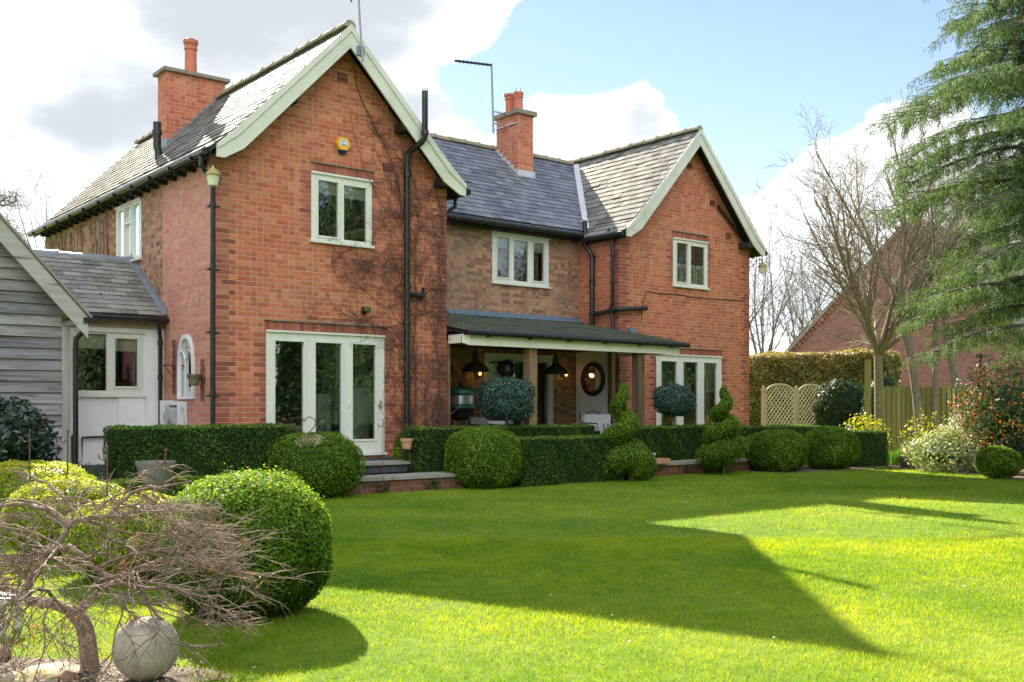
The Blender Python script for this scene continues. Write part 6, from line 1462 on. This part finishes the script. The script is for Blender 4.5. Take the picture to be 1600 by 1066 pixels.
for k in range(n):
    px = R.uniform(1388, 1600); d = R.uniform(22.8, 25.0); q = at(px, d); pl.append((q[0], q[1], R.uniform(.008, .04)))
A = leaves(np.array(pl), np.tile([0, 0, 1.0], (n, 1)), .06, spread=.6); tag(mesh_np('leaf_litter', A[0], [A[1]], MAT['mulch'], rnd=A[2], loc=(0, 0, 0)), 'pale leaf litter along the right flower bed', 'leaf litter', kind='stuff')

# ------------------------------------------------------------------ trees behind the camera (seen mirrored in the glass)
parts = []; R = random.Random(99); trp = []
for k in range(58):
    tx = -22 + (k % 34) * 2.5 + R.uniform(-1.2, 1.2) + (1.3 if k > 33 else 0) * 1.0; ty = (-31 if k < 34 else -37) + R.uniform(-4, 3) - abs(tx - 12) * .05; h = R.uniform(11, 19); w_ = R.uniform(2.0, 3.2)
    n = 6500; t = rng.random(n) ** 1.3; a = rng.uniform(0, 2 * pi, n); rr = w_ * (1 - t * .9) * np.sqrt(rng.random(n)) * (1 + .3 * np.sin(a * 5 + t * 20 + k)); P = np.stack([tx + rr * np.cos(a), ty + rr * np.sin(a), .6 + t * h], 1)
    A = leaves(P, sph_dirs(n), .24, aspect=.5, rnd=rng.random(n) * .8 + .1 + .1 * sin(k * 3)); parts.append(A); trp.append((np.array([(tx, ty, -.1), (tx, ty, h * .8)]), np.array([.2, .05])))
    V, F = tube_arr(np.array([(tx, ty, -.1), (tx, ty, h * .8)]), [.22, .05], 6); parts.append((V, F, np.full(len(F), .05))); V, F = tube_arr(np.array([(tx, ty, .5), (tx, ty, h * .5), (tx, ty, h * .98)]), [w_ * .62, w_ * .36, .1], 12); parts.append((V, F, rng.random(len(F)) * .5))
V, Fs, rr = join(parts); tag(mesh_np('tree_belt', V, Fs, MAT['cedar'], rnd=rr, loc=(0, 0, 0)), 'dark evergreen trees reflected in the window glass', 'trees', kind='stuff')

# ------------------------------------------------------------------ grass
def grass(n, d0, d1, pw, h, wd, name='grass'):
    u = rng.random(n); d = (d0 ** pw + u * (d1 ** pw - d0 ** pw)) ** (1 / pw); px = rng.uniform(-160, 1760, n); a = (px - 800) / FPX
    x = CAMP[0] + d * (FW[0] + a * RT[0]); y = CAMP[1] + d * (FW[1] + a * RT[1])
    keep = ~((y > -1.42) & (x > -2.0) & (x < 15.8)) & ~((y > -2.2) & (x < -1.85)) & (y < 6) & ~((x > 11.2) & (y > -2.6) & (x < 15.7))
    e0 = np.array(onZ(1386, 729, 0)); e1 = np.array(onZ(1640, 753, 0)); keep &= ((e1[0] - e0[0]) * (y - e0[1]) - (e1[1] - e0[1]) * (x - e0[0])) < 0
    sx = x - sc_[0]; sy = y - sc_[1]; uu = sx * cos(-.68) + sy * sin(-.68); vv = -sx * sin(-.68) + sy * cos(-.68); keep &= (uu / .9) ** 2 + (vv / .38) ** 2 > rng.uniform(.75, 1.25, n)
    x, y, d = x[keep], y[keep], d[keep]; n = len(x); pn = np.sin(x * 2.3 + np.sin(y * 1.7)) * np.sin(y * 2.9 + 1) 
    hh = h * rng.uniform(.55, 1.25, n) * (1 + .25 * pn); az = rng.uniform(0, 2 * pi, n); ln = hh * rng.uniform(.2, 1.1, n); s = wd * (d / 6) ** .8 * rng.uniform(.7, 1.3, n); f = rng.uniform(0, pi, n)
    b = np.stack([x, y, np.full(n, -.003)], 1); t = b + np.stack([np.cos(az) * ln, np.sin(az) * ln, hh], 1); sv = np.stack([np.cos(f) * s / 2, np.sin(f) * s / 2, np.zeros(n)], 1)
    V = np.stack([b - sv, b + sv, t], 1).reshape(-1, 3)
    return V, np.arange(3 * n).reshape(-1, 3), rng.random(n)
parts = [grass(230000, 4.7, 11, 1.6, .030, .0042), grass(230000, 9, 27, 1.5, .034, .0045)]
V, Fs, rr = join(parts); tag(mesh_np('grass', V, Fs, MAT['blade'], rnd=rr, loc=(0, 0, 0)), 'short mown grass of the lawn', 'grass', kind='stuff')
n = 60; px = rng.uniform(520, 1650, n); d = rng.uniform(5.6, 16, n) ; q = np.array([at(a, b) for a, b in zip(px, d)]); q[:, 2] = .028
A = leaves(q, np.tile([0, 0, 1.0], (n, 1)), .017, aspect=.9, spread=.4); tag(mesh_np('fallen_petals', A[0], [A[1]], MAT['cloth'], rnd=A[2], loc=(0, 0, 0)), 'tiny white petals and daisies scattered on the lawn', 'petals', kind='stuff')
print('done')
